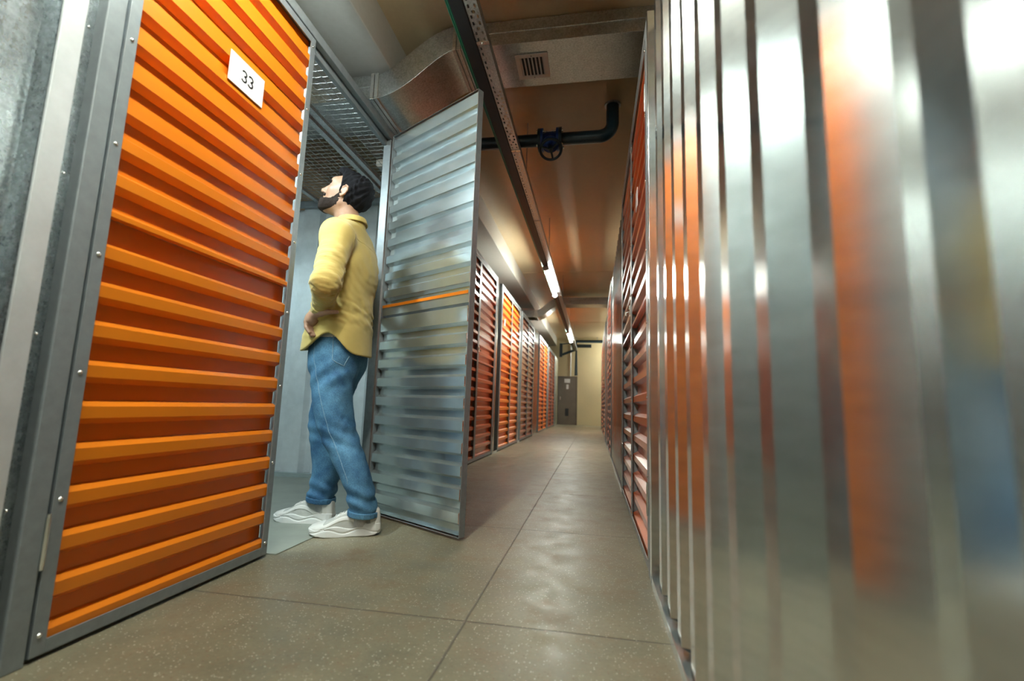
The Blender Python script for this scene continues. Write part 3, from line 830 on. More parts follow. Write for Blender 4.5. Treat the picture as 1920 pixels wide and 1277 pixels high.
# ---------------- materials
def mat_skin():
    m, t, b = nt('skin')
    P = N(t, 'ShaderNodeNewGeometry').outputs['Position']
    c = ramp(t, noise(t, 40, 4, .6, P), [(.3, (.38, .205, .125)), (.7, (.47, .275, .175))])
    t.links.new(c, b.inputs['Base Color']); b.inputs['Roughness'].default_value = .48
    b.inputs['Subsurface Weight'].default_value = .12; b.inputs['Subsurface Radius'].default_value = (.01, .004, .002); b.inputs['Subsurface Scale'].default_value = .6
    bump(t, b, noise(t, 300, 3, .6, P), .2, .0006); return m
def mat_cloth(name, a, c, sc=6, weave=900, bs=.25, rough=.85):
    m, t, b = nt(name)
    P = N(t, 'ShaderNodeNewGeometry').outputs['Position']
    t.links.new(ramp(t, noise(t, sc, 5, .65, P), [(.32, a), (.68, c)]), b.inputs['Base Color'])
    b.inputs['Roughness'].default_value = rough; b.inputs['Sheen Weight'].default_value = .25
    h = N(t, 'ShaderNodeMath', operation='ADD'); t.links.new(noise(t, weave, 2, .5, P), h.inputs[0]); t.links.new(noise(t, 60, 4, .6, P), h.inputs[1])
    bump(t, b, h.outputs[0], bs, .0012); return m
def mat_denim():
    m, t, b = nt('washed_blue_denim')
    P = N(t, 'ShaderNodeNewGeometry').outputs['Position']
    mp = N(t, 'ShaderNodeMapping'); mp.inputs['Scale'].default_value = (1, 1, .55); t.links.new(P, mp.inputs['Vector'])
    c1 = ramp(t, noise(t, 7, 5, .6, P), [(.35, (.022, .088, .18)), (.65, (.11, .27, .41))])
    c2 = ramp(t, noise(t, 330, 3, .8, mp.outputs[0]), [(.35, (.30, .30, .32)), (.65, (.72, .72, .72))])
    c3 = mix(t, .8, c1, c2, 'OVERLAY')
    t.links.new(c3, b.inputs['Base Color']); b.inputs['Roughness'].default_value = .82
    bump(t, b, noise(t, 330, 3, .8, mp.outputs[0]), .3, .0010); return m
M['skin'] = mat_skin()
M['shirt'] = mat_cloth('yellow_cotton', (.60, .44, .115), (.70, .535, .17), 4)
M['undershirt'] = mat_cloth('white_cotton', (.74, .72, .68), (.8, .78, .74))
M['denim'] = mat_denim()
M['stitch'] = mat_cloth('pale_seam_thread', (.12, .23, .33), (.25, .39, .49), 90)
M['sock'] = mat_cloth('grey_knit', (.42, .42, .42), (.55, .55, .54), 80, 500, .5)
M['shoe'] = mat_cloth('off_white_leather', (.72, .71, .66), (.80, .79, .74), 12, 600, .12, .5)
M['shoe_mesh'] = mat_cloth('pale_grey_shoe_mesh', (.46, .46, .42), (.60, .60, .55), 10, 700, .4, .8)
M['sole'] = mat_plain('white_foam_sole', (.80, .79, .75), .5, 0, .03, 10)
def mat_hair(name, col):
    m, t, b = nt(name)
    P = N(t, 'ShaderNodeNewGeometry').outputs['Position']
    mp = N(t, 'ShaderNodeMapping'); mp.inputs['Scale'].default_value = (1, 1, .35); t.links.new(P, mp.inputs['Vector'])
    f = noise(t, 260, 4, .75, mp.outputs[0], .8)
    t.links.new(ramp(t, f, [(.35, tuple(c*.4 for c in col)), (.7, tuple(c*1.3 for c in col))]), b.inputs['Base Color'])
    b.inputs['Roughness'].default_value = .7; b.inputs['Specular IOR Level'].default_value = .18
    bump(t, b, f, 1.0, .006); return m
M['hair'] = mat_hair('near_black_hair', (.0055, .005, .0075))
M['beard'] = mat_hair('dark_brown_beard', (.042, .027, .021))
M['eye'] = mat_plain('eye_white', (.75, .72, .68), .2, 0, .02)

man = empty('person', (-1.27, 2.23, 0), 'bearded man in a yellow shirt, blue jeans and white sneakers looking up into the unit', 'person')

# ---------------- head frame: forward, left, up (head turned a little to the camera side and tilted back)
HS = 1.045
yawh = math.radians(180+16); pt = math.radians(23)
fh = Vector((math.cos(yawh)*math.cos(pt), math.sin(yawh)*math.cos(pt), math.sin(pt)))
lh = Vector((-math.sin(yawh), math.cos(yawh), 0)); uh = fh.cross(lh)
RH = np.array([list(fh), list(lh), list(uh)], dtype=np.float32)      # rows: local axes in world
HC = A_(-1.312, 2.205, 1.694)                                        # centre of the skull
def toh(P): return ((P-HC)@RH.T)/HS
def fromh(p): return Vector(HC)+(fh*p[0]+lh*p[1]+uh*p[2])*HS
def skull(q):
    d = ell(q, (-.012, 0, .028), (.098, .076, .088))
    d = smin(d, ell(q, (.028, 0, -.035), (.062, .058, .085)), .035)     # face block
    return d
def head_sdf(P):
    q = toh(P); d = skull(q)
    d = smin(d, ell(q, (.070, 0, .040), (.024, .050, .026)), .025)      # brow
    d = smin(d, cone(q, (.060, 0, -.088), (.066, 0, -.096), .020, .018), .028)   # chin
    for s in (-1, 1):
        d = smin(d, cone(q, (-.005, s*.050, -.062), (.058, s*.014, -.092), .014, .014), .03)  # jaw
        d = smin(d, ell(q, (.056, s*.036, -.010), (.020, .020, .020)), .025)     # cheekbone
        d = smax(d, -ell(q, (.092, s*.031, .016), (.020, .019, .013)), .014)     # eye socket
        d = smin(d, ell(q, (.070, s*.031, .014), (.015, .016, .011)), .006)      # lids over eyeball
        d = smin(d, ell(q, (.094, s*.011, -.028), (.010, .008, .008)), .008)     # nostril wing
        # ear: rim, bowl, lobe
        d = smin(d, ell(q, (-.012, s*.073, .002), (.010, .010, .026)), .010)
    d = smin(d, chain(q, [(.083, 0, .026), (.097, 0, -.002), (.112, 0, -.022)], [.009, .010, .012], .01), .012)  # nose
    d = smin(d, ell(q, (.106, 0, -.028), (.011, .010, .008)), .008)
    for s in (-1, 1): d = smax(d, -ell(q, (.103, s*.007, -.036), (.006, .0035, .005)), .003)
    d = smin(d, ell(q, (.086, 0, -.052), (.012, .024, .0065)), .008)    # upper lip
    d = smin(d, ell(q, (.083, 0, -.065), (.012, .021, .0075)), .007)    # lower lip
    d = smax(d, -ell(q, (.099, 0, -.0585), (.011, .024, .0018)), .003)
    return d*HS
def ear_sdf(P):
    q = toh(P); d = None
    for s in (-1, 1):
        pts = [(.004, s*.074, -.004), (.003, s*.079, .016), (-.008, s*.084, .029), (-.021, s*.087, .024), (-.026, s*.086, .006), (-.020, s*.082, -.014), (-.008, s*.077, -.029), (.002, s*.074, -.022)]
        r = chain(q, pts, [.0035, .0038, .0042, .0045, .0042, .0040, .0060, .004], .004)
        r = smin(r, ell(q, (-.013, s*.077, .002), (.014, .0042, .024)), .006)
        r = smin(r, chain(q, [(-.016, s*.082, .018), (-.018, s*.083, .004), (-.010, s*.080, -.012)], [.003, .003, .003], .003), .004)
        r = smin(r, ell(q, (.001, s*.077, -.005), (.004, .004, .006)), .004)
        d = r if d is None else np.minimum(d, r)
    return d*HS
# ---------------- body skeleton
shL, elL, wrL = (-1.242, 2.048, 1.412), (-1.200, 1.910, 1.142), (-1.300, 2.056, 1.044)
shR, elR, wrR = (-1.300, 2.400, 1.400), (-1.350, 2.500, 1.150), (-1.385, 2.420, 1.040)
hipL, knL, anL = (-1.275, 2.170, .84), (-1.235, 2.152, .50), (-1.068, 2.150, .085)
hipR, knR, anR = (-1.290, 2.285, .84), (-1.380, 2.310, .50), (-1.352, 2.294, .085)
def hand_sdf(P):
    P = P-A_(.026, -.020, -.002)
    W = A_(*wrL)
    # palm pressed on the hip: fingers point forward and down, thumb goes back along the waist
    pc = (-1.368, 2.062, .998)
    d = cone(P, (-1.326, 2.064, 1.046), pc, .026, .030)
    d = smin(d, ell(P, (-1.366, 2.060, 1.004), (.030, .020, .036)), .015)
    kn = [(-1.384, 2.046, .985), (-1.378, 2.056, .975), (-1.368, 2.067, .970), (-1.358, 2.077, .972)]
    tips = [(( -1.378, 2.040, .958), (-1.358, 2.040, .932)), ((-1.372, 2.050, .946), (-1.350, 2.048, .918)), ((-1.362, 2.062, .942), (-1.343, 2.060, .920)), ((-1.350, 2.073, .950), (-1.335, 2.070, .934))]
    for k, (m_, e_) in zip(kn, tips):
        d = smin(d, cone(P, pc, k, .017, .0105), .008)
        fgr = chain(P, [k, m_, e_], [.0105, .0095, .0078], .002)
        d = smin(d, fgr, .004)
    th = chain(P, [(-1.345, 2.052, 1.022), (-1.300, 2.030, 1.022), (-1.262, 2.022, 1.027), (-1.216, 2.026, 1.028)], [.019, .0145, .0115, .0092], .006)
    return smin(d, th, .012)
def handR_sdf(P):
    pc = (-1.385, 2.385, .99); d = cone(P, wrR, pc, .026, .030)
    for i in range(4):
        k = (-1.395+.008*i, 2.375+.014*i, .965); d = smin(d, chain(P, [pc, k, (k[0]+.004, k[1]-.012, k[2]-.030), (k[0]+.022, k[1]-.020, k[2]-.052)], [.018, .0105, .0095, .008], .003), .006)
    return smin(d, chain(P, [(-1.36, 2.40, 1.01), (-1.31, 2.41, 1.015), (-1.26, 2.405, 1.02)], [.018, .013, .010], .005), .01)
def body_sdf(P):
    d = head_sdf(P); d = smin(d, ear_sdf(P), .004)
    neck = cone(P, (-1.275, 2.22, 1.50), tuple(fromh((-.022, 0, -.055))), .066, .060)
    d = smin(d, neck, .022)
    tor = loft(P, [(.86, -1.285, 2.225, .09, .120), (1.05, -1.28, 2.225, .095, .135), (1.25, -1.27, 2.225, .105, .155), (1.40, -1.275, 2.225, .095, .165), (1.50, -1.28, 2.225, .060, .10)])
    d = smin(d, tor, .03)
    for sh, el_, wr in ((shL, elL, wrL), (shR, elR, wrR)):
        d = smin(d, chain(P, [sh, el_, wr], [.050, .040, .027], .02), .03)
    for hp, kn_, sn, an in ((hipL, knL, (-1.135, 2.152, .30), anL), (hipR, knR, (-1.348, 2.306, .27), anR)):
        d = smin(d, chain(P, [hp, kn_, sn, an], [.068, .046, .044, .030], .02), .03)
    for an, tx, ty in ((anL, -.165, -.067), (anR, -.18, -.005)):
        d = smin(d, chain(P, [an, (an[0]-.015, an[1], .055), (an[0]+tx, an[1]+ty, .034)], [.033, .030, .016], .015), .015)
    d = smin(d, hand_sdf(P), .008); d = smin(d, handR_sdf(P), .008)
    return d
body = sdf_object('body', body_sdf, (-1.72, 1.85, .01), (-.98, 2.62, 1.90), .0034, M['skin'], man, 1)

# ---------------- eyes
for s in (-1, 1):
    e = MB(); c = fromh((.072, s*.031, .0135)); k = 12; vs = []; r = .0125*HS
    for i in range(k+1):
        for j_ in range(k):
            a = PI*i/k; b_ = 2*PI*j_/k; vs.append(c+Vector((math.sin(a)*math.cos(b_), math.sin(a)*math.sin(b_), math.cos(a)))*r)
    e.add(vs, [(i*k+j_, i*k+(j_+1) % k, (i+1)*k+(j_+1) % k, (i+1)*k+j_) for i in range(k) for j_ in range(k)], 0, True)
    e.tube([c+fh*r*.93, c+fh*r*1.01], .0052, 12, 1)
    o = e.build('eye', [M['eye'], M['ink']], man); o.matrix_parent_inverse = Matrix.Translation(man.location).inverted()

# ---------------- hair, beard, brows
def hair_sdf(P):
    q = toh(P); x, y, z = q[:, 0], q[:, 1], q[:, 2]; ay = np.abs(y)
    th_ = .010+.009*np.clip((z-.02)/.09, 0, 1)+.006*np.clip((-x)/.09, 0, 1)
    d = skull(q)-th_
    # wavy tousled surface
    d = d-.0022*np.sin(z*120+6*np.sin(x*60)+y*50)-.0018*np.sin(x*210+z*130)-.003*fbm(q, 9, 3, 2)-.0011*fbm(q*A_(1, 1, .4), 30, 13, 2)
    # quiff above the brow
    d = smin(d, ell(q, (.050, .0, .112), (.042, .050, .022)), .02)
    # hairline: keep above brow line / behind temple / above nape
    front = x-(.060-.35*ay-.0+.30*np.clip(z-.07, -.05, .05))          # positive in front of the hairline
    low = (.086-z)                                                     # only cut the front below the top
    face = np.minimum(front, low)                                       # region to remove: front of hairline and below the crown line
    d = smax(d, face, .008)
    side = np.minimum(.0+(x+.020), (.022-z))                            # ear and cheek area: below z .022 and ahead of behind-ear
    d = smax(d, side, .006)
    burn = ell(q, (.012, 0, .010), (.009, .1, .030)); burn = smax(burn, skull(q)-.006, .004); burn = smax(burn, .05-ay, .004)
    nape = -.088-z-.55*np.clip(x+.06, -.05, .05)
    d = smax(d, nape, .010)
    d = smin(d, burn, .006)
    # cut away around the ears
    return smax(d, -(skull(q)+.004), .002)*HS
hair = sdf_object('hair', hair_sdf, (-1.55, 2.0, 1.52), (-1.12, 2.42, 1.93), .0034, M['hair'], man, 1)
def beard_sdf(P):
    q = toh(P); x, z = q[:, 0], q[:, 2]; ay = np.abs(q[:, 1])
    hs = head_sdf(P)/HS
    th_ = .0012+.0105*np.clip((x-.02)/.05, 0, 1)*np.clip((-.045-z)/.03, 0, 1)
    d = hs-th_-.0011*fbm(q, 36, 5, 2)
    upper = z-(-.050-.30*np.clip(x-.02, -.05, .05)+.045*np.clip((.055-x)/.05, 0, 1)*np.clip((.05-x)/.04, 0, 1.2))
    d = smax(d, upper+.004*fbm(q, 55, 9, 1), .003)
    d = smax(d, -.006-x, .003)                       # ahead of the ear
    d = smax(d, -.122-z+.0*x, .006)
    d = smax(d, (-.092-z)-.55*(x+.0)+.004, .006)       # neck line
    lips = ell(q, (.088, 0, -.059), (.022, .023, .0115)); d = smax(d, -lips, .003)
    mou = smax(hs-.0045, np.maximum(np.maximum(z+.038, -z-.052), np.maximum(ay-.034, .060-x)), .003)
    return smin(d, mou, .003)*HS
sdf_object('beard', beard_sdf, (-1.55, 2.02, 1.52), (-1.18, 2.36, 1.80), .0028, M['beard'], man, 1)
def brow_sdf(P):
    q = toh(P); hs = head_sdf(P)/HS; d = None
    for s in (-1, 1):
        c = chain(q, [(.094, s*.012, .030), (.092, s*.030, .036), (.078, s*.048, .029)], [.0055, .0055, .003], .003)
        d = c if d is None else np.minimum(d, c)
    return smax(d, hs-.003, .002)*HS
sdf_object('eyebrows', brow_sdf, (-1.50, 2.0, 1.68), (-1.30, 2.36, 1.86), .0025, M['beard'], man, 1)

# ---------------- shirt
TOR = [(.80, -1.300, 2.225, .165, .185), (.883, -1.302, 2.225, .158, .187), (.983, -1.294, 2.225, .150, .184), (1.05, -1.288, 2.225, .138, .180), (1.14, -1.278, 2.225, .124, .178), (1.217, -1.270, 2.225, .124, .188),
       (1.312, -1.270, 2.225, .127, .198), (1.399, -1.280, 2.225, .112, .200), (1.455, -1.287, 2.225, .092, .180), (1.50, -1.284, 2.222, .086, .132), (1.535, -1.284, 2.220, .078, .092), (1.56, -1.292, 2.22, .055, .066)]
def sleeve(P, sh, el_, wr, n_):
    sh2 = A_(*sh); e2 = A_(*el_); w2 = A_(*wr)
    d = chain(P, [sh2, e2], [.076, .064], .02)
    d = smin(d, cone(P, e2, w2+(w2-e2)*.12, .062, .044), .03)
    # folds that ring the forearm and gather at the elbow
    ax_ = (w2-e2)/np.linalg.norm(w2-e2); t = (P-e2)@ax_
    au = (e2-sh2)/np.linalg.norm(e2-sh2); tu = (P-sh2)@au
    f1 = fbm(P+ax_*(t*2.6)[:, None], 7.5, 41, 2); f2 = fbm(P+au*(tu*1.8)[:, None]+A_(0, 0, .3), 6.0, 57, 2)
    fold = (.0052*f1-.002*np.abs(f1))*np.clip((t+.05)/.05, 0, 1)*np.clip(1.2-t/.22, .3, 1)
    fold += (.0048*f2)*np.clip((tu-.04)/.16, 0, 1)*np.clip((.10-t)/.06, 0, 1)
    return d-fold*n_
def shirt_outer(P):
    d = loft(P, TOR, power=2.25)
    d = d-.0016*fbm(P*A_(1, 1, .4), 5, 11, 2)
    z = P[:, 2]
    # pulled folds running from the hand at the waist to the back, and a loose blouse over the waist
    fx = P[:, 0]+1.29
    dg = A_(.30, 0, 1)/1.044; dv = A_(.85, 0, .5)
    n1 = fbm(P+dg*((P@dg)*2.4)[:, None], 5.0, 71, 2); n2 = fbm(P+dv*((P@dv)*1.6)[:, None], 3.6, 83, 2)
    d = d-.0062*n1*np.exp(-((z-1.02-.2*fx)/.07)**2)-.0052*n2*np.exp(-((z-1.24)/.17)**2)
    d = smin(d, cone(P, (-1.290, 2.10, 1.462), shL, .064, .076), .05)
    d = smin(d, cone(P, (-1.290, 2.34, 1.462), shR, .064, .076), .05)
    d = smin(d, sleeve(P, shL, elL, wrL, 1.0), .022); d = smin(d, sleeve(P, shR, elR, wrR, 1.0), .022)
    return d
def shirt_sdf(P):
    d = shirt_outer(P); z = P[:, 2]
    # curved hem: high notch at the sides, long tails front and back
    ang = np.arctan2((P[:, 1]-2.225)/.185, (P[:, 0]+1.255)/.16)          # +-90 deg at the sides
    c = np.abs(np.sin(ang)); hem = .838+.095*c**7+.030*np.clip(-np.cos(ang), 0, 1)*(1-c)
    neararm = np.minimum(cone(P, elL, wrL, .08, .08), cone(P, elR, wrR, .08, .08))
    hd = hem-z
    d = smax(d, hd, .004)
    # neck opening, tilted
    d = smax(d, (z-1.535)-.12*(P[:, 0]+1.29)-.0, .006)
    # hollow: shell about 5 mm thick
    inner = loft(P, [(r[0], r[1], r[2], r[3]-.014, r[4]-.014) for r in TOR], power=2.25)
    inner = np.maximum(inner, z-.98)
    d = smax(d, -inner, .002)
    d = smax(d, -cone(P, (-1.275, 2.22, 1.44), tuple(fromh((-.022, 0, -.055))), .050, .056), .004)
    # sleeve ends cut square at the wrist, hollow cuffs
    for el_, wr in ((elL, wrL), (elR, wrR)):
        e2 = A_(*el_); w2 = A_(*wr); ax_ = (w2-e2)/np.linalg.norm(w2-e2); t = (P-w2)@ax_
        loc = cone(P, w2, w2+ax_*.03, .034, .034); d = smax(d, -loc, .003)
        near = cone(P, w2, w2+ax_*.10, .062, .066)
        d = np.where((t > .004) & (near < 0) & (loft(P, TOR, power=2.25) > .0045), np.maximum(d, .5*np.minimum(t-.004, .01)), d)
    return d
shirt = sdf_object('shirt', shirt_sdf, (-1.52, 1.83, .80), (-1.04, 2.63, 1.58), .0044, M['shirt'], man, 1)
def ringpath(zc, pad, n=40, tilt=0., a0=0, a1=2*PI, tab=TOR, pw=2.25, sl=0.):
    T = np.array(tab); out = []
    for i in range(n+1):
        a = a0+(a1-a0)*i/n; z = zc+tilt*math.cos(a)
        cx, cy, A, B = [np.interp(z, T[:, 0], T[:, k]) for k in range(1, 5)]
        c, s = math.cos(a), math.sin(a); r = (abs(c)**pw+abs(s)**pw)**(-1/pw)
        out.append(Vector((cx+(A+pad)*c*r, cy+(B+pad)*s*r, z)))
    return out
def collar_sdf(P):
    c0 = A_(-1.278, 2.22, 1.532); q = P-c0
    zt = q[:, 2]-.10*q[:, 0]
    r = np.sqrt((q[:, 0]/1.02)**2+(q[:, 1]/1.05)**2)
    rad = .067-.14*np.clip(zt, -.02, .06)
    d = np.abs(r-rad)-.0055
    top = .036-.10*np.clip(-q[:, 0]-.02, 0, .1)*3
    d = smax(d, zt-top, .004); d = smax(d, -.042-zt, .004)
    # fold-over leaf
    r2_ = np.abs(r-(rad+.008+.16*np.clip(.040-zt, 0, .06)))-.0035
    leaf = smax(smax(r2_, zt-top, .004), .002-zt, .004)
    return smin(d, leaf, .004)
oc = sdf_object('collar', collar_sdf, (-1.42, 2.09, 1.48), (-1.14, 2.35, 1.62), .0034, M['shirt'], shirt, 1)
oc.matrix_parent_inverse = Matrix()
def cuff_sdf(P):
    e2 = A_(*elL); w2 = A_(*wrL); ax_ = (w2-e2)/np.linalg.norm(w2-e2); t = (P-w2)@ax_
    rr = np.linalg.norm((P-w2)-t[:, None]*ax_, axis=1)
    d = np.abs(rr-.0480-.0012*np.sin(P[:, 2]*160))-.0042
    return smax(smax(d, t-.014, .003), -.044-t, .003)
cf = sdf_object('cuff', cuff_sdf, (-1.42, 1.98, .98), (-1.24, 2.14, 1.14), .0032, M['shirt'], shirt, 1); cf.matrix_parent_inverse = Matrix()

# ---------------- jeans
HIP = [(.70, -1.300, 2.232, .070, .100), (.76, -1.296, 2.232, .112, .146), (.81, -1.292, 2.232, .124, .160), (.865, -1.292, 2.228, .128, .160), (.925, -1.290, 2.225, .120, .145), (.955, -1.288, 2.225, .116, .142)]
LL = [(.90, -1.292, 2.180, .095, .080), (.82, -1.287, 2.168, .108, .092), (.739, -1.275, 2.158, .104, .092), (.617, -1.262, 2.150, .095, .084), (.514, -1.240, 2.152, .093, .078), (.434, -1.212, 2.158, .092, .075), (.383, -1.178, 2.154, .086, .074),
      (.298, -1.130, 2.152, .077, .071), (.231, -1.096, 2.150, .067, .070), (.179, -1.074, 2.150, .062, .068), (.119, -1.062, 2.150, .061, .066), (.088, -1.058, 2.150, .060, .064)]
RL = [(.90, -1.292, 2.280, .095, .080), (.80, -1.300, 2.298, .108, .090), (.70, -1.330, 2.302, .103, .088), (.60, -1.362, 2.306, .095, .082), (.50, -1.380, 2.310, .090, .078), (.386, -1.362, 2.312, .086, .076), (.267, -1.352, 2.314, .072, .072),
      (.191, -1.358, 2.300, .066, .070), (.140, -1.364, 2.296, .064, .068), (.105, -1.364, 2.294, .062, .066)]
def leg_folds(P, k0, seed):
    z = P[:, 2]
    f_ = .0050*np.sin((z+.35*(P[:, 0]+1.2))*95+3*np.sin(P[:, 1]*18+seed))*(np.exp(-((z-.15)/.07)**2)+.55*np.exp(-((z-k0)/.07)**2))
    f_ += .0040*np.sin((z-.9*(P[:, 0]+1.3))*60+seed)*np.exp(-((z-.74)/.07)**2)
    return f_+.0016*fbm(P*A_(1, 1, .6), 7, 20+seed, 2)
def jeans_sdf(P):
    dL = loft(P, LL, power=2.2)-leg_folds(P, .44, 1); dR = loft(P, RL, power=2.2)-leg_folds(P, .46, 4)
    d = smin(loft(P, HIP, power=2.2), np.minimum(dL, dR), .035)
    cutL = -cone(P, (-1.060, 2.150, .05), (-1.083, 2.150, .20), .048, .050); cutR = -cone(P, (-1.363, 2.294, .05), (-1.360, 2.300, .22), .050, .052)
    return smax(smax(d, cutL, .003), cutR, .003)
jeans = sdf_object('jeans', jeans_sdf, (-1.50, 2.0, .075), (-.96, 2.44, .965), .0044, M['denim'], man, 1)
def cuffs_sdf(P, which=0):
    d = None
    for zz, cx, cy, a, b_ in ((.098, -1.060, 2.150, .064, .068), (.116, -1.364, 2.295, .066, .070))[which:which+1]:
        q = P-A_(cx, cy, zz); zt = q[:, 2]+.10*q[:, 0]
        r = np.sqrt((q[:, 0]/a)**2+(q[:, 1]/b_)**2); e = np.abs((r-1)*.066-.001*np.sin(np.arctan2(q[:, 1], q[:, 0])*17))-.0045
        e = smax(e, np.abs(zt)-.013, .004); d = e if d is None else np.minimum(d, e)
    return d
for wh, xa, xb in ((0, -1.16, -.96), (1, -1.47, -1.27)):
    o = sdf_object('rolled_cuff', lambda P, wh=wh: cuffs_sdf(P, wh), (xa, 2.05, .06), (xb, 2.42, .15), .0030, M['denim'], jeans, 1); o.matrix_parent_inverse = Matrix()
# outer seam, pocket outlines: thin raised cords laid on the cloth
def surf_cord(f, pts, r, name, mat, parent, dash=False):
    P = np.array(pts, dtype=np.float32)
    # resample
    seg = []; 
    for i in range(len(P)-1):
        n = max(2, int(np.linalg.norm(P[i+1]-P[i])/.008)); seg += [P[i]+(P[i+1]-P[i])*k/n for k in range(n)]
    P = np.array(seg+[P[-1]], dtype=np.float32)
    for _ in range(8):
        d = f(P); g = np.stack([(f(P+A_(*e)*.002)-f(P-A_(*e)*.002))/.004 for e in ((1, 0, 0), (0, 1, 0), (0, 0, 1))], 1)
        g /= np.maximum(np.linalg.norm(g, axis=1, keepdims=True), 1e-4); P = P-g*np.clip(d, -.02, .02)[:, None]
    s = MB(); s.tube([Vector(p.tolist()) for p in P], r, 6)
    o = s.build(name, mat, parent); o.matrix_parent_inverse = Matrix.Translation(man.location).inverted() if parent is man else Matrix()
    return o
def jL(P): return np.minimum(loft(P, LL, power=2.2)-leg_folds(P, .44, 1), loft(P, HIP, power=2.2))
seam = [(-1.335, 2.09, .90), (-1.325, 2.07, .80), (-1.300, 2.06, .70), (-1.262, 2.07, .58), (-1.225, 2.08, .47), (-1.165, 2.09, .36), (-1.115, 2.10, .26), (-1.09, 2.11, .16), (-1.085, 2.12, .11)]
surf_cord(jeans_sdf, seam, .0019, 'side_seam', M['stitch'], jeans)
pocket = [(-1.240, 2.07, .925), (-1.232, 2.068, .810), (-1.205, 2.072, .792), (-1.172, 2.09, .782), (-1.158, 2.12, .83)]
surf_cord(jeans_sdf, pocket, .0024, 'back_pocket_seam', M['stitch'], jeans)
# shirt seams: armhole, back yoke, side, hem line
M['shirt_seam'] = mat_cloth('yellow_thread', (.50, .36, .08), (.58, .43, .11), 90)
for nm, pts in (('armhole_seam', [(-1.315, 2.10, 1.50), (-1.255, 2.08, 1.505), (-1.205, 2.06, 1.46), (-1.185, 2.05, 1.39), (-1.195, 2.05, 1.33)]),
                ('yoke_seam', [(-1.19, 2.07, 1.43), (-1.15, 2.16, 1.435), (-1.14, 2.25, 1.435), (-1.16, 2.35, 1.43)]),
                ('back_pleat', [(-1.14, 2.225, 1.435), (-1.13, 2.225, 1.36), (-1.13, 2.225, 1.28)])):
    surf_cord(shirt_outer, pts, .0013, nm, M['shirt'], shirt)
# white undershirt edge showing at the side notch
def under_sdf(P):
    d = loft(P, [(.86, -1.290, 2.225, .128, .150), (.98, -1.290, 2.225, .118, .148)], power=2.2)
    return smax(d, -(d+.006), .001)
o = sdf_object('undershirt', under_sdf, (-1.46, 2.05, .90), (-1.12, 2.40, .985), .0044, M['undershirt'], man, 1)

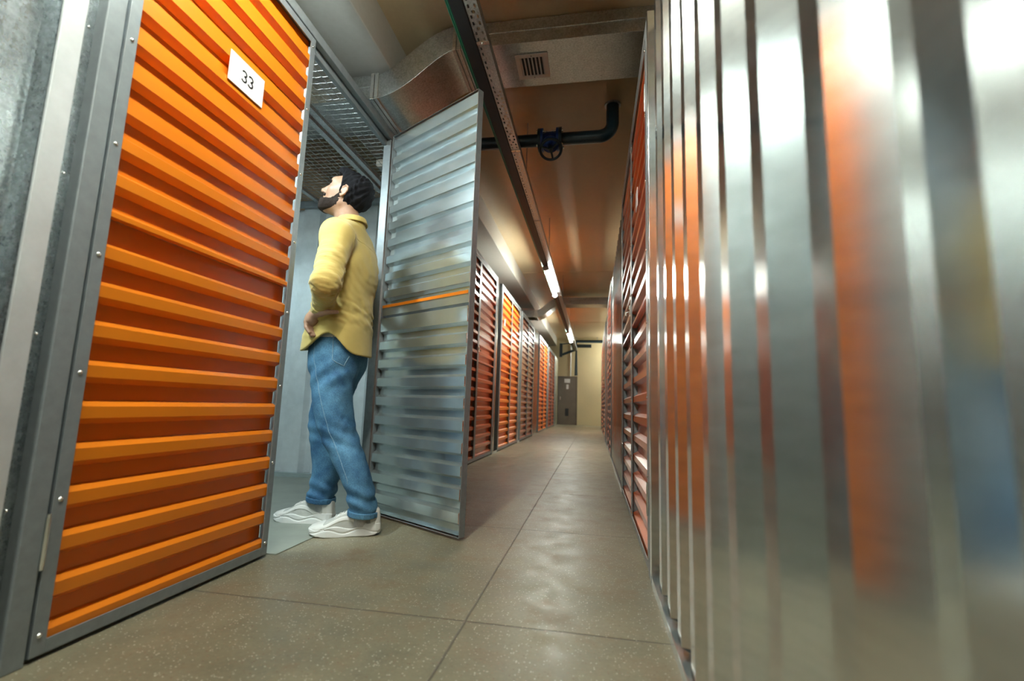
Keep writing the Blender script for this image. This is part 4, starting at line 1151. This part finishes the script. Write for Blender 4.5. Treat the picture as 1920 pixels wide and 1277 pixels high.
# ---------------- shoes in their own frame: x forward from the heel, y to the left, z up
def shoe(origin, ang, name_label, pitch=0.):
    ca, sa = math.cos(ang), math.sin(ang); cp, sp = math.cos(pitch), math.sin(pitch)
    Rz = np.array([[ca, sa, 0], [-sa, ca, 0], [0, 0, 1]], dtype=np.float32)
    Ry = np.array([[cp, 0, sp], [0, 1, 0], [-sp, 0, cp]], dtype=np.float32)
    Rm = Ry@Rz; O = A_(*origin)
    def L_(P): return (P-O)@Rm.T
    L = .318
    xs = [0, .02, .06, .12, .18, .235, .28, .305, .318]
    hw = [.022, .033, .037, .036, .043, .050, .046, .034, .010]
    yo = [0, 0, 0, .003, .004, .002, -.004, -.008, -.010]
    tp = [.112, .118, .104, .112, .092, .062, .050, .042, .030]     # upper height
    bt = [.018, .006, .001, .001, .000, .001, .006, .014, .026]     # rocker of the sole
    st = [.060, .056, .048, .042, .042, .040, .036, .036, .034]     # sole top
    def prof(q, arr): return np.interp(q[:, 0], xs, arr)
    def sole(P):
        q = L_(P); x = q[:, 0]; w_ = prof(q, hw)+.006-.10*np.clip(q[:, 2]-.03, -.03, .03)
        wave = .006*np.sin((x-.02)*44)
        d = np.maximum(np.abs(q[:, 1]-prof(q, yo))-w_, np.maximum(q[:, 2]-(prof(q, st)+wave), prof(q, bt)-q[:, 2]))
        d = smax(d, np.maximum(-.004-x, x-L)*.8, .010)
        # carved groove along the side
        gz = q[:, 2]-(.026+.008*np.sin((x-.05)*44)); d = smax(d, -(np.maximum(np.abs(gz)-.0022, (w_-.004)-np.abs(q[:, 1]-prof(q, yo)))), .003)
        return d
    def upper(P):
        q = L_(P); x = q[:, 0]; zt = prof(q, tp)
        zz = np.clip((q[:, 2]-.03)/np.maximum(zt-.03, .01), 0, 1.2); w_ = prof(q, hw)*np.sqrt(np.clip(1.0-.62*zz**2, .05, 1))
        d = np.maximum(np.abs(q[:, 1]-prof(q, yo))-w_, np.maximum(q[:, 2]-zt, .012-q[:, 2]))
        d = smax(d, np.maximum(.002+.10*(q[:, 2]-.06)-x, x-L+.006)*.8, .014)
        # opening for the ankle
        op = cone(q, (.068, 0, .095), (.062, 0, .18), .027, .036); op = smin(op, cone(q, (.050, 0, .130), (.090, 0, .126), .022, .014), .01)
        return smax(d, -op, .006)
    def overlay(P):
        """raised leather swooshes on the quarter, heel and toe"""
        q = L_(P); x, z = q[:, 0], q[:, 2]; u = upper(P)-.0028
        band = np.abs(z-(.060+.020*np.sin((x-.09)*26)))-.0105*(1.2-.6*np.clip(x/.3, 0, 1))
        band = np.maximum(band, np.maximum(.03-x, x-.265))
        heel = np.maximum(x-.040-.25*(z-.05), .0-x-.02)
        toe = .262-x-.6*(z-.03)
        rim = np.abs(np.abs(q[:, 1])-.016)-.010; rim = np.maximum(rim, np.maximum(.10-x, x-.20)); rim = np.maximum(rim, .06-z)
        m_ = np.minimum(np.minimum(band, heel), np.minimum(toe, rim))
        return smax(u, m_, .003)
    pts = [O+Rm.T@np.array([x, y, z]) for x in (-.03, .345) for y in (-.07, .07) for z in (-.01, .15)]
    lo = np.min(pts, 0)-.005; hi = np.max(pts, 0)+.005
    up = sdf_object('sneaker', upper, lo, hi, .0030, M['shoe_mesh'], man, 1)
    for nm, fn, mt in (('sole', sole, 'sole'), ('leather_overlay', overlay, 'shoe')):
        o = sdf_object(nm, fn, lo, hi, .0026, M[mt], up, 1); o.matrix_parent_inverse = Matrix()
    s = MB()
    for i in range(6):
        x = .115+.016*i; z = float(np.interp(x, xs, tp))+.001
        for sg in (-1, 1):
            path = [O+Rm.T@np.array([x+.006*k*sg, -.020+.040*k, z-.004+.008*math.sin(PI*k)]) for k in (0, .25, .5, .75, 1)]
            s.tube([Vector(p.tolist()) for p in path], .0022, 6)
    for sg in (-1, 1):
        pth = [O+Rm.T@np.array([.112+.02*math.sin(k*PI)*1, sg*.026*k, .104-.012*k+.016*math.sin(k*PI)]) for k in (0, .25, .5, .75, 1)]
        s.tube([Vector(p.tolist()) for p in pth], .0024, 6)
    o = s.build('laces', M['shoe'], up)
    return up
shoe((-.990, 2.192, .0), math.radians(180+22), 'left', math.radians(0))
shoe((-1.288, 2.292, .0), math.radians(180+2), 'right')
for (a, b_) in (((-1.072, 2.153, .045), (-1.066, 2.150, .145)), ((-1.354, 2.294, .045), (-1.360, 2.295, .16))):
    s = MB(); s.tube([Vector(a), (Vector(a)+Vector(b_))/2, Vector(b_)], [.041, .041, .043], 20); o = s.build('sock', M['sock'], man)
    o.matrix_parent_inverse = Matrix.Translation(man.location).inverted()
